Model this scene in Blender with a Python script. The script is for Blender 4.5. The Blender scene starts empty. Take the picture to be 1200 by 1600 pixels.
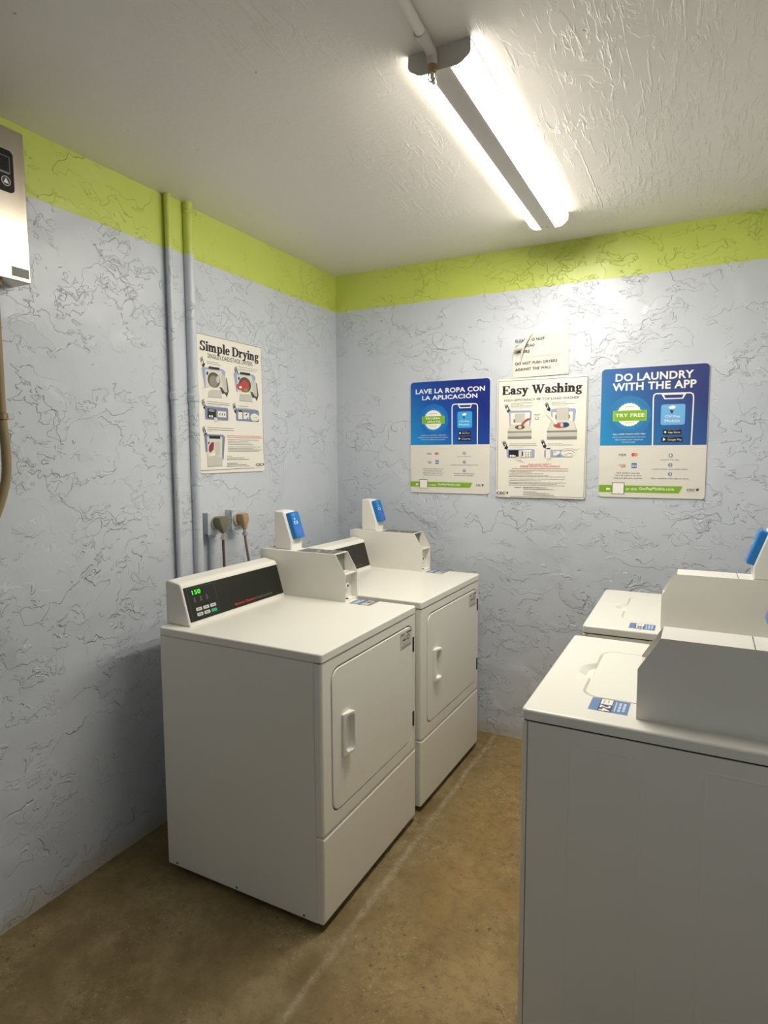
import bpy, bmesh, math, random
from mathutils import Vector, Matrix
random.seed(7)
PI = math.pi
C = bpy.context.scene.collection
SC = bpy.context.scene

# ------------------------------------------------------------------ camera, world, exposure
cam_data = bpy.data.cameras.new('camera'); cam = bpy.data.objects.new('camera', cam_data); C.objects.link(cam)
SC.camera = cam
CAM = dict(x=1.9368, y=-3.1687, z=1.5262, yaw=0.4744, pitch=-0.0938, roll=-0.0048, f=967.46)
cam_data.sensor_fit = 'VERTICAL'; cam_data.sensor_height = 24.0; cam_data.lens = CAM['f'] * 24.0 / 1600.0
cam_data.clip_start = 0.02; cam_data.clip_end = 60
_cy, _sy, _cp, _sp = math.cos(CAM['yaw']), math.sin(CAM['yaw']), math.cos(CAM['pitch']), math.sin(CAM['pitch'])
_fw = Vector((-_sy * _cp, _cy * _cp, _sp)); _ri = Vector((_cy, _sy, 0)); _up = _ri.cross(_fw)
_cr, _sr = math.cos(CAM['roll']), math.sin(CAM['roll'])
_r2 = _cr * _ri + _sr * _up; _u2 = -_sr * _ri + _cr * _up
cam.matrix_world = Matrix(((_r2.x, _u2.x, -_fw.x, CAM['x']), (_r2.y, _u2.y, -_fw.y, CAM['y']), (_r2.z, _u2.z, -_fw.z, CAM['z']), (0, 0, 0, 1)))

w = bpy.data.worlds.new('world'); SC.world = w; w.use_nodes = True
w.node_tree.nodes['Background'].inputs[0].default_value = (0.80, 0.90, 1.0, 1)
w.node_tree.nodes['Background'].inputs[1].default_value = 0.45  # outside daylight added as fill, entering by the opening in the front wall
SC.view_settings.view_transform = 'Standard'; SC.view_settings.look = 'None'
SC.view_settings.gamma = 1; SC.view_settings.use_curve_mapping = False
SC.view_settings.exposure = 0.0
LAMP_STRENGTH = 94.0
LAMP_COLOR = (1.0, 0.945, 0.84)

H = 2.55          # ceiling height
STRIPE = 2.345    # lower edge of the green band

# ------------------------------------------------------------------ materials
MATS = {}
def mat(name, color, rough=0.5, metal=0.0, emit=None, strength=1.0, coat=0.0, spec=0.5):
    if name in MATS: return MATS[name]
    m = bpy.data.materials.new(name); m.use_nodes = True
    b = m.node_tree.nodes['Principled BSDF']
    b.inputs['Base Color'].default_value = (*color, 1); b.inputs['Roughness'].default_value = rough
    b.inputs['Metallic'].default_value = metal; b.inputs['Coat Weight'].default_value = coat
    b.inputs['Specular IOR Level'].default_value = spec
    if emit:
        b.inputs['Emission Color'].default_value = (*emit, 1); b.inputs['Emission Strength'].default_value = strength
    MATS[name] = m
    return m
def srgb(r, g, b):
    f = lambda c: (c / 255 / 12.92) if c / 255 <= 0.04045 else ((c / 255 + 0.055) / 1.055) ** 2.4
    return (f(r), f(g), f(b))
class NT:
    def __init__(s, m): s.t = m.node_tree; s.n = s.t.nodes; s.l = s.t.links
    def new(s, ty, **kw):
        nd = s.n.new(ty)
        for k, v in kw.items(): setattr(nd, k, v)
        return nd
    def link(s, a, b): s.l.new(a, b)
    def val(s, sock, v):
        if isinstance(v, bpy.types.NodeSocket): s.link(v, sock)
        else: sock.default_value = v
    def math(s, op, a, b=0.0, c=0.0, clamp=False):
        nd = s.new('ShaderNodeMath', operation=op, use_clamp=clamp)
        s.val(nd.inputs[0], a); s.val(nd.inputs[1], b); s.val(nd.inputs[2], c)
        return nd.outputs[0]
    def noise(s, vec, scale, detail=3, rough=0.5, dist=0.0):
        nd = s.new('ShaderNodeTexNoise'); s.link(vec, nd.inputs['Vector'])
        nd.inputs['Scale'].default_value = scale; nd.inputs['Detail'].default_value = detail
        nd.inputs['Roughness'].default_value = rough; nd.inputs['Distortion'].default_value = dist
        return nd.outputs['Fac']
    def mapping(s, vec, loc=(0, 0, 0), scale=(1, 1, 1), rot=(0, 0, 0)):
        nd = s.new('ShaderNodeMapping'); s.link(vec, nd.inputs['Vector'])
        nd.inputs['Location'].default_value = loc; nd.inputs['Scale'].default_value = scale; nd.inputs['Rotation'].default_value = rot
        return nd.outputs[0]
    def step(s, v, lo, hi):
        nd = s.new('ShaderNodeMapRange', interpolation_type='SMOOTHSTEP'); s.val(nd.inputs['Value'], v)
        nd.inputs['From Min'].default_value = lo; nd.inputs['From Max'].default_value = hi
        return nd.outputs[0]
    def mix(s, f, a, b):
        nd = s.new('ShaderNodeMix', data_type='RGBA'); s.val(nd.inputs[0], f)
        for k, v in ((6, a), (7, b)):
            if isinstance(v, tuple): nd.inputs[k].default_value = (*v, 1)
            else: s.link(v, nd.inputs[k])
        return nd.outputs[2]
def base(name, color, rough):
    m = mat(name, color, rough); t = NT(m); b = t.n['Principled BSDF']
    g = t.new('ShaderNodeNewGeometry')
    return m, t, b, g.outputs['Position']

def wall_paint():
    m, t, b, pos = base('wall_paint', (0.6, 0.65, 0.7), 0.36)
    sep = t.new('ShaderNodeSeparateXYZ'); t.link(pos, sep.inputs[0]); z = sep.outputs[2]
    # green band above, blue-grey below, brushed edge
    edge = t.math('ADD', z, t.math('MULTIPLY', t.math('SUBTRACT', t.noise(pos, 14, 3), 0.5), 0.012))
    f = t.step(edge, STRIPE - 0.003, STRIPE + 0.003)
    var = t.step(t.noise(pos, 1.3, 4), 0.3, 0.7)
    blue = t.mix(var, (0.545, 0.580, 0.645), (0.580, 0.610, 0.665))
    green = t.mix(var, (0.530, 0.620, 0.105), (0.570, 0.650, 0.140))
    col = t.mix(f, blue, green)
    # paint that misses the last centimetres above the slab, scuffed and cream
    foot = t.math('ADD', z, t.math('MULTIPLY', t.noise(pos, 9, 4), -0.09))
    ff = t.math('SUBTRACT', 1.0, t.step(foot, -0.015, 0.03))
    col = t.mix(t.math('MULTIPLY', ff, 0.75), col, (0.50, 0.47, 0.40))
    t.link(col, b.inputs['Base Color'])
    # skip-trowel stucco: laps of plaster with broken edges
    wv = t.new('ShaderNodeTexNoise'); t.link(pos, wv.inputs['Vector']); wv.inputs['Scale'].default_value = 11; wv.inputs['Detail'].default_value = 3
    ad = t.new('ShaderNodeVectorMath', operation='MULTIPLY_ADD'); t.link(wv.outputs['Color'], ad.inputs[0])
    ad.inputs[1].default_value = (0.10, 0.10, 0.10); t.link(pos, ad.inputs[2]); p2 = ad.outputs[0]
    h = None
    for sc, lo, loc, amp, mk, zs in ((3.2, 0.50, (0, 0, 0), 1.0, 2.1, 1.3), (5.6, 0.55, (7, 3, 1), 1.0, 2.6, 2.0), (4.6, 0.44, (3, 9, 4), 0.9, 2.3, 1.5), (12.0, 0.565, (1, 5, 8), 0.7, 2.4, 1.7)):
        v = t.mapping(p2, loc=loc, scale=(1, 1, zs))
        n_ = t.noise(v, sc, 4, 0.55, 0.3)
        st = t.step(n_, lo, lo + 0.0035 * sc ** 0.7)
        msk = t.step(t.noise(t.mapping(pos, loc=(loc[1], loc[2], loc[0])), mk, 2), 0.47, 0.58)
        o = t.math('MULTIPLY', t.math('MULTIPLY', st, amp), msk)
        # long soft fall behind the edge so the plateau melts back
        h = o if h is None else t.math('ADD', h, o)
    soft = t.math('MULTIPLY', t.noise(pos, 5, 2), 1.1)
    grain = t.math('MULTIPLY', t.noise(pos, 60, 3), 0.10)
    h = t.math('ADD', t.math('ADD', h, soft), grain)
    bp = t.new('ShaderNodeBump'); bp.inputs['Strength'].default_value = 1.0; bp.inputs['Distance'].default_value = 0.0037
    t.link(h, bp.inputs['Height']); t.link(bp.outputs[0], b.inputs['Normal'])
    return m

def ceiling_paint():
    m, t, b, pos = base('ceiling_paint', (0.80, 0.755, 0.69), 0.38)
    v = t.mapping(pos, scale=(75, 9.0, 1), rot=(0, 0, 0.10))
    strokes = t.noise(v, 1.0, 4, 0.6, 0.5)
    st = t.step(strokes, 0.54, 0.66)
    msk = t.step(t.noise(pos, 2.1, 3), 0.40, 0.62)
    sep = t.new('ShaderNodeSeparateXYZ'); t.link(pos, sep.inputs[0])
    near = t.math('MULTIPLY', t.step(sep.outputs[0], 0.55, 1.0), 1.0)
    blot = t.step(t.noise(t.mapping(pos, scale=(6, 3, 1)), 1.6, 5, 0.6, 1.2), 0.52, 0.56)
    pocks = t.new('ShaderNodeTexVoronoi'); t.link(pos, pocks.inputs['Vector']); pocks.inputs['Scale'].default_value = 11
    pk = t.math('SUBTRACT', 1.0, t.step(pocks.outputs['Distance'], 0.02, 0.06))
    pk = t.math('MULTIPLY', pk, t.step(t.noise(pos, 3.7, 2), 0.50, 0.58))
    # a seam ridge that runs beside the lamp
    dx = t.math('ABSOLUTE', t.math('SUBTRACT', sep.outputs[0], t.math('ADD', 1.518, t.math('MULTIPLY', t.noise(pos, 18, 3), 0.012))))
    rid = t.math('SUBTRACT', 1.0, t.step(dx, 0.0005, 0.003))
    rid = t.math('MULTIPLY', rid, t.math('MULTIPLY', t.step(sep.outputs[1], -0.95, -0.6), t.math('SUBTRACT', 1.0, t.step(sep.outputs[1], -0.36, -0.33))))
    h = t.math('MULTIPLY', t.math('MULTIPLY', t.math('ADD', t.math('MULTIPLY', st, 0.75), t.math('MULTIPLY', strokes, 0.35)), msk), near)
    h = t.math('ADD', h, t.math('MULTIPLY', t.math('MULTIPLY', blot, 0.5), t.math('MULTIPLY', msk, near)))
    h = t.math('ADD', h, t.math('MULTIPLY', t.noise(pos, 70, 2), 0.25))
    h = t.math('ADD', h, t.math('MULTIPLY', pk, -1.2))
    h = t.math('ADD', h, t.math('MULTIPLY', rid, 1.2))
    h = t.math('ADD', h, t.math('MULTIPLY', t.noise(pos, 3, 2), 2.0))
    bp = t.new('ShaderNodeBump'); bp.inputs['Strength'].default_value = 1.0; bp.inputs['Distance'].default_value = 0.0017
    t.link(h, bp.inputs['Height']); t.link(bp.outputs[0], b.inputs['Normal'])
    t.link(t.mix(t.math('MULTIPLY', pk, 0.6), (0.80, 0.755, 0.69), (0.25, 0.22, 0.2)), b.inputs['Base Color'])
    return m

def concrete():
    m, t, b, pos = base('stained_concrete', (0.3, 0.22, 0.12), 0.55)
    big = t.step(t.noise(pos, 1.6, 5, 0.6, 0.4), 0.35, 0.68)
    mid = t.step(t.noise(t.mapping(pos, loc=(4, 2, 0)), 5.5, 6, 0.65), 0.36, 0.66)
    fine = t.noise(pos, 130, 3, 0.7)
    sep = t.new('ShaderNodeSeparateXYZ'); t.link(pos, sep.inputs[0])
    wx = t.math('ADD', sep.outputs[0], t.math('MULTIPLY', t.noise(pos, 5, 4), 0.16))
    # worn, stained walkway in the aisle; greyer raw slab along the machines
    raw = t.math('SUBTRACT', 1.0, t.step(wx, 1.02, 1.30))
    col = t.mix(big, (0.265, 0.165, 0.050), (0.370, 0.248, 0.092))
    col = t.mix(t.math('MULTIPLY', mid, 0.55), col, (0.200, 0.130, 0.040))
    rawc = t.mix(mid, (0.150, 0.108, 0.040), (0.270, 0.205, 0.100))
    col = t.mix(t.math('MULTIPLY', raw, 0.9), col, rawc)
    spk = t.step(t.noise(pos, 85, 4, 0.8), 0.55, 0.66)
    patch = t.step(t.noise(t.mapping(pos, loc=(2, 7, 0)), 3.6, 4, 0.6), 0.46, 0.60)
    col = t.mix(t.math('MULTIPLY', spk, t.math('ADD', 0.10, t.math('MULTIPLY', patch, 0.55))), col, (0.50, 0.44, 0.31))
    mot = t.noise(t.mapping(pos, loc=(1, 4, 0)), 26, 6, 0.75)
    col = t.mix(t.math('MULTIPLY', t.step(mot, 0.46, 0.62), 0.42), col, (0.150, 0.098, 0.035))
    col = t.mix(t.math('MULTIPLY', t.step(mot, 0.50, 0.30), t.math('MULTIPLY', patch, 0.35)), col, (0.42, 0.34, 0.20))
    # pale scraped line where machines were dragged along the row
    sx_ = t.math('ABSOLUTE', t.math('SUBTRACT', sep.outputs[0], t.math('ADD', 0.965, t.math('MULTIPLY', t.noise(pos, 3, 3), 0.04))))
    scr = t.math('MULTIPLY', t.math('SUBTRACT', 1.0, t.step(sx_, 0.000, 0.022)), t.step(t.noise(pos, 34, 5, 0.8), 0.30, 0.75))
    col = t.mix(t.math('MULTIPLY', scr, 0.55), col, (0.52, 0.44, 0.32))
    dk = t.math('SUBTRACT', 1.0, t.step(t.noise(t.mapping(pos, loc=(9, 9, 0)), 48, 5, 0.75), 0.34, 0.43))
    col = t.mix(t.math('MULTIPLY', dk, t.math('ADD', 0.35, t.math('MULTIPLY', patch, 0.55))), col, (0.06, 0.04, 0.014))
    vo = t.new('ShaderNodeTexVoronoi'); t.link(t.mapping(pos, scale=(1, 1.6, 1)), vo.inputs['Vector']); vo.inputs['Scale'].default_value = 4.5
    ch = t.math('SUBTRACT', 1.0, t.step(t.math('ADD', vo.outputs['Distance'], t.math('MULTIPLY', t.noise(pos, 60, 2), 0.05)), 0.06, 0.075))
    col = t.mix(t.math('MULTIPLY', ch, t.step(t.noise(pos, 2.7, 1), 0.5, 0.55)), col, (0.07, 0.04, 0.02))
    t.link(col, b.inputs['Base Color'])
    r = t.math('ADD', 0.42, t.math('MULTIPLY', mid, 0.25)); t.link(r, b.inputs['Roughness'])
    bp = t.new('ShaderNodeBump'); bp.inputs['Strength'].default_value = 0.7; bp.inputs['Distance'].default_value = 0.0015
    t.link(t.math('ADD', t.math('MULTIPLY', fine, t.math('ADD', 0.4, raw)), t.math('MULTIPLY', mid, 0.8)), bp.inputs['Height']); t.link(bp.outputs[0], b.inputs['Normal'])
    return m

def enamel(name, color, rough):
    m, t, b, pos = base(name, color, rough)
    n_ = t.noise(pos, 400, 2); bp = t.new('ShaderNodeBump'); bp.inputs['Strength'].default_value = 0.12; bp.inputs['Distance'].default_value = 0.0004
    t.link(n_, bp.inputs['Height']); t.link(bp.outputs[0], b.inputs['Normal'])
    sm = t.noise(t.mapping(pos, scale=(2.2, 2.2, 1.0)), 1.2, 2)
    t.link(t.math('ADD', rough - 0.03, t.math('MULTIPLY', sm, 0.06)), b.inputs['Roughness'])
    return m
def brushed():
    m, t, b, pos = base('brushed_steel', (0.44, 0.39, 0.32), 0.25)
    b.inputs['Metallic'].default_value = 1.0
    n_ = t.noise(t.mapping(pos, scale=(3, 260, 3)), 2.0, 3)
    t.link(t.math('ADD', 0.14, t.math('MULTIPLY', n_, 0.16)), b.inputs['Roughness'])
    bp = t.new('ShaderNodeBump'); bp.inputs['Strength'].default_value = 0.2; bp.inputs['Distance'].default_value = 0.0003
    t.link(n_, bp.inputs['Height']); t.link(bp.outputs[0], b.inputs['Normal'])
    return m

WALL = wall_paint(); CEIL = ceiling_paint(); FLOOR = concrete()
WHITE = enamel('white_enamel', (0.82, 0.80, 0.725), 0.25)
METER = enamel('white_powder_coat', (0.79, 0.765, 0.70), 0.38)
POD = mat('white_plastic', (0.82, 0.80, 0.74), 0.40)
STEEL = brushed()
DARKGAP = mat('dark_gap', (0.02, 0.018, 0.015), 0.8)
FACE = mat('black_fascia', (0.012, 0.013, 0.009), 0.28)
BLUE = mat('scanner_blue', srgb(20, 120, 195), 0.3)
BLUEDK = mat('scanner_blue_side', srgb(10, 85, 150), 0.35)
SCREEN = mat('scanner_screen', srgb(70, 110, 200), 0.12)
LENS = mat('lit_lens', (0.9, 0.9, 0.88), 0.5, emit=LAMP_COLOR, strength=LAMP_STRENGTH)
LENSRIM = mat('lit_lens_rim', (0.9, 0.9, 0.88), 0.5, emit=LAMP_COLOR, strength=LAMP_STRENGTH * 0.10)
LAMPWHITE = mat('lamp_white_metal', (0.62, 0.58, 0.52), 0.4)
CHROME = mat('zinc_metal', (0.72, 0.70, 0.66), 0.25, 1.0)
TAN = mat('tan_plug_plastic', srgb(165, 140, 105), 0.5)
OLIVE = mat('olive_plug_plastic', srgb(110, 108, 85), 0.5)
CORD = mat('brown_cord', srgb(95, 72, 55), 0.55)
CORD2 = mat('grey_brown_cord', srgb(130, 115, 92), 0.5)
EMT = mat('beige_painted_pipe', srgb(140, 122, 85), 0.4)
PAPER = mat('paper_sheet', (0.70, 0.665, 0.595), 0.75)
SHELLP = mat('plain_plaster', (0.52, 0.57, 0.64), 0.6)

# ------------------------------------------------------------------ mesh helpers
def finish(me, ang=35):
    for p in me.polygons: p.use_smooth = True
    me.set_sharp_from_angle(angle=math.radians(ang))
def obj(name, bm, m, parent=None, ang=35, label=None):
    me = bpy.data.meshes.new(name)
    bmesh.ops.remove_doubles(bm, verts=bm.verts, dist=1e-6)
    bmesh.ops.recalc_face_normals(bm, faces=bm.faces)
    bm.to_mesh(me); bm.free(); finish(me, ang)
    for mm in (m if isinstance(m, (list, tuple)) else [m]): me.materials.append(mm)
    o = bpy.data.objects.new(name, me); C.objects.link(o)
    if parent is not None: o.parent = parent
    if label: o['label'] = label
    wn = o.modifiers.new('weighted_normal', 'WEIGHTED_NORMAL'); wn.keep_sharp = True; wn.weight = 90
    return o
def tag(o, label, cat, group=None):
    o['label'] = label; o['category'] = cat
    if group: o['group'] = group
    return o
def thing(name, label, cat, loc=(0, 0, 0), rotz=0.0, group=None):
    o = bpy.data.objects.new(name, None); C.objects.link(o); o.empty_display_size = 0.05
    o.location = loc; o.rotation_euler = (0, 0, rotz)
    return tag(o, label, cat, group)
def struct(name, bm, m, ang=35):
    o = obj(name, bm, m, None, ang); o['kind'] = 'structure'; return o
BM = bmesh.new
def box(bm, x0, x1, y0, y1, z0, z1, mi=0):
    vs = [bm.verts.new((x, y, z)) for x in (x0, x1) for y in (y0, y1) for z in (z0, z1)]
    for q in ((0, 1, 3, 2), (4, 6, 7, 5), (0, 4, 5, 1), (2, 3, 7, 6), (0, 2, 6, 4), (1, 5, 7, 3)):
        f = bm.faces.new([vs[i] for i in q]); f.material_index = mi
    return bm
def rr(a0, a1, b0, b1, r, seg=4):
    """rounded rectangle outline, counter-clockwise in (a, b)"""
    pts = []
    for cx, cy, st in ((a1 - r, b1 - r, 0), (a0 + r, b1 - r, PI / 2), (a0 + r, b0 + r, PI), (a1 - r, b0 + r, 1.5 * PI)):
        for i in range(seg + 1):
            t = st + i / seg * PI / 2; pts.append((cx + r * math.cos(t), cy + r * math.sin(t)))
    return pts
def loft(bm, loops, cap0=True, cap1=True, mi=0):
    vl = [[bm.verts.new(p) for p in lp] for lp in loops]; n = len(vl[0])
    for a, b in zip(vl, vl[1:]):
        for i in range(n):
            f = bm.faces.new((a[i], a[(i + 1) % n], b[(i + 1) % n], b[i])); f.material_index = mi
    if cap0: bm.faces.new(list(reversed(vl[0]))).material_index = mi
    if cap1: bm.faces.new(vl[-1]).material_index = mi
    return bm
AX = {'x': lambda a, b, h: (h, a, b), 'y': lambda a, b, h: (a, h, b), 'z': lambda a, b, h: (a, b, h)}
def rbox(bm, ax, a0, a1, b0, b1, h0, h1, r=0.01, e0=0.0, e1=0.003, seg=4, mi=0):
    """rounded slab along an axis: corner radius r, edge rounding e0/e1 at its two ends"""
    f = AX[ax]; lp = []
    def ring(ins, h): rad = max(r - ins, 0.0004); return [f(a, b, h) for a, b in rr(a0 + ins, a1 - ins, b0 + ins, b1 - ins, rad, seg)]
    s = 1 if h1 > h0 else -1
    if e0 > 0:
        for k in (0, 1, 2, 3): t = k / 3 * PI / 2; lp.append(ring(e0 * (1 - math.sin(t)), h0 + s * e0 * (1 - math.cos(t))))
    else: lp.append(ring(0, h0))
    if e1 > 0:
        for k in (0, 1, 2, 3): t = k / 3 * PI / 2; lp.append(ring(e1 * (1 - math.cos(t)), h1 - s * e1 * (1 - math.sin(t))))
    else: lp.append(ring(0, h1))
    return loft(bm, lp, mi=mi)
def prism(bm, ax, pts, h0, h1, mi=0, e=0.0):
    """extrude an (a, b) polygon along an axis"""
    f = AX[ax]
    if e <= 0: return loft(bm, [[f(a, b, h0) for a, b in pts], [f(a, b, h1) for a, b in pts]], mi=mi)
    n = len(pts); ins = []
    area = sum(pts[i][0] * pts[(i + 1) % n][1] - pts[(i + 1) % n][0] * pts[i][1] for i in range(n)); sg = 1 if area > 0 else -1
    for i in range(n):
        p0, p1, p2 = Vector(pts[i - 1]), Vector(pts[i]), Vector(pts[(i + 1) % n])
        d1 = (p1 - p0).normalized(); d2 = (p2 - p1).normalized()
        n1 = Vector((-d1.y, d1.x)) * sg; n2 = Vector((-d2.y, d2.x)) * sg; m = (n1 + n2)
        m = m / max(m.length_squared, 0.3) * 2 * 1.0
        ins.append(p1 + m * e)
    s = 1 if h1 > h0 else -1
    return loft(bm, [[f(p.x, p.y, h0) for p in ins], [f(a, b, h0 + s * e) for a, b in pts], [f(a, b, h1 - s * e) for a, b in pts], [f(p.x, p.y, h1) for p in ins]], mi=mi)
def tube(bm, pts, r, n=12, mi=0, caps=True):
    pts = [Vector(p) for p in pts]; rs = r if isinstance(r, (list, tuple)) else [r] * len(pts)
    loops = []; up = None
    for i, p in enumerate(pts):
        d = ((pts[min(i + 1, len(pts) - 1)] - pts[max(i - 1, 0)])).normalized()
        if up is None: up = d.orthogonal().normalized()
        up = (up - d * up.dot(d)).normalized(); q = d.cross(up)
        loops.append([p + (up * math.cos(2 * PI * k / n) + q * math.sin(2 * PI * k / n)) * rs[i] for k in range(n)])
    return loft(bm, loops, caps, caps, mi)
def smooth_path(pts, k=6):
    pts = [Vector(p) for p in pts]; out = []
    for i in range(len(pts) - 1):
        p0 = pts[max(i - 1, 0)]; p1 = pts[i]; p2 = pts[i + 1]; p3 = pts[min(i + 2, len(pts) - 1)]
        for j in range(k):
            t = j / k
            out.append(0.5 * ((2 * p1) + (-p0 + p2) * t + (2 * p0 - 5 * p1 + 4 * p2 - p3) * t * t + (-p0 + 3 * p1 - 3 * p2 + p3) * t ** 3))
    out.append(pts[-1]); return out
def screw(bm, c, ax, r=0.005, h=0.002, mi=0):
    a = {'x': Vector((1, 0, 0)), 'y': Vector((0, 1, 0)), 'z': Vector((0, 0, 1)), '-y': Vector((0, -1, 0))}[ax]
    c = Vector(c); return tube(bm, [c, c + a * h * 0.7, c + a * h], [r, r, r * 0.6], 10, mi)

# ------------------------------------------------------------------ flat print: lettering and pictures on posters, stickers, fascias
INK = dict(
    white=(0.86, 0.84, 0.78), paper=(0.80, 0.765, 0.66), paper2=(0.66, 0.63, 0.54), black=(0.012, 0.010, 0.014), dark=(0.07, 0.065, 0.06),
    grey=(0.30, 0.30, 0.29), midgrey=(0.26, 0.24, 0.21), lightgrey=(0.55, 0.53, 0.48), red=(0.62, 0.07, 0.045), darkred=(0.30, 0.09, 0.06),
    rose=(0.45, 0.06, 0.06), rose2=(0.25, 0.03, 0.05), periwinkle=(0.33, 0.38, 0.58), slate=(0.18, 0.23, 0.38), darkolive=(0.10, 0.09, 0.05), oliveg=(0.25, 0.27, 0.06),
    halo1=(0.020, 0.185, 0.42), halo2=(0.022, 0.22, 0.48), halo3=(0.006, 0.15, 0.50), halo4=(0.006, 0.19, 0.58),
    navy=(0.02, 0.03, 0.14), navy2=(0.025, 0.045, 0.20), icon=(0.16, 0.44, 0.78), icon2=(0.04, 0.36, 0.72), green=(0.20, 0.42, 0.012), green2=(0.27, 0.52, 0.04),
    pale=(0.4, 0.45, 0.55), orange=(0.75, 0.25, 0.10), cardblue=(0.02, 0.16, 0.42), steelblue=(0.18, 0.29, 0.40),
    stickerblue=(0.12, 0.22, 0.45), stickernavy=(0.03, 0.025, 0.09), stickerlight=(0.55, 0.63, 0.78), ledgreen=(0.05, 0.9, 0.02), dim=(0.09, 0.085, 0.075), keygrey=(0.62, 0.61, 0.56), keygreen=(0.02, 0.42, 0.20), textgrey=(0.22, 0.20, 0.17), textred=(0.65, 0.04, 0.02))
def gradient_ink(name, stops):
    """poster artwork: printed diagonal blue gradient, in object space of the poster"""
    m, t, b, pos = base(name, (0, 0, 0), 0.42)
    tc = t.new('ShaderNodeTexCoord'); sep = t.new('ShaderNodeSeparateXYZ'); t.link(tc.outputs['Object'], sep.inputs[0])
    u = t.math('MULTIPLY', sep.outputs[0], 1 / 0.457); v = t.math('MULTIPLY', sep.outputs[2], 1 / 0.61)
    g = t.math('ADD', t.math('MULTIPLY', u, 0.75), t.math('MULTIPLY', t.math('SUBTRACT', v, 0.4), 0.9))
    r = t.new('ShaderNodeValToRGB'); t.link(g, r.inputs[0]); el = r.color_ramp.elements
    el[0].position, el[1].position = stops[0][0], stops[-1][0]; el[0].color = (*stops[0][1], 1); el[1].color = (*stops[-1][1], 1)
    for p_, c_ in stops[1:-1]: e = el.new(p_); e.color = (*c_, 1)
    t.link(r.outputs[0], b.inputs['Base Color']); return m
BLUEA = gradient_ink('poster_blue_english', [(0.05, (0.012, 0.26, 0.55)), (0.55, (0.018, 0.12, 0.36)), (1.0, (0.030, 0.045, 0.19))])
BLUEB = gradient_ink('poster_blue_spanish', [(0.05, (0.005, 0.27, 0.66)), (0.55, (0.005, 0.08, 0.40)), (1.0, (0.003, 0.018, 0.20))])
def ink(k):
    if k == 'blue_a': return BLUEA
    if k == 'blue_b': return BLUEB
    return mat('ink_' + k, INK[k], 0.45, emit=INK[k] if k == 'ledgreen' else None, strength=1.2)
TXT = {}
def text_mesh(s, bold):
    key = (s, bold)
    if key not in TXT:
        cu = bpy.data.curves.new('lettering', 'FONT'); cu.body = s; cu.resolution_u = 3; cu.offset = 0.0135 * bold
        cu.space_character = 1.0 + 0.03 * bold
        o = bpy.data.objects.new('lettering', cu); C.objects.link(o); bpy.context.view_layer.update()
        me = bpy.data.meshes.new_from_object(o.evaluated_get(bpy.context.evaluated_depsgraph_get()))
        vs = [(v.co.x, v.co.y) for v in me.vertices]; fs = [tuple(p.vertices) for p in me.polygons]
        x0 = min(v[0] for v in vs); x1 = max(v[0] for v in vs); y0 = min(v[1] for v in vs); y1 = max(v[1] for v in vs)
        TXT[key] = ([((x - x0) / (x1 - x0), (y - y0) / (y1 - y0)) for x, y in vs], fs)
        bpy.data.objects.remove(o); bpy.data.curves.remove(cu); bpy.data.meshes.remove(me)
    return TXT[key]
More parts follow.
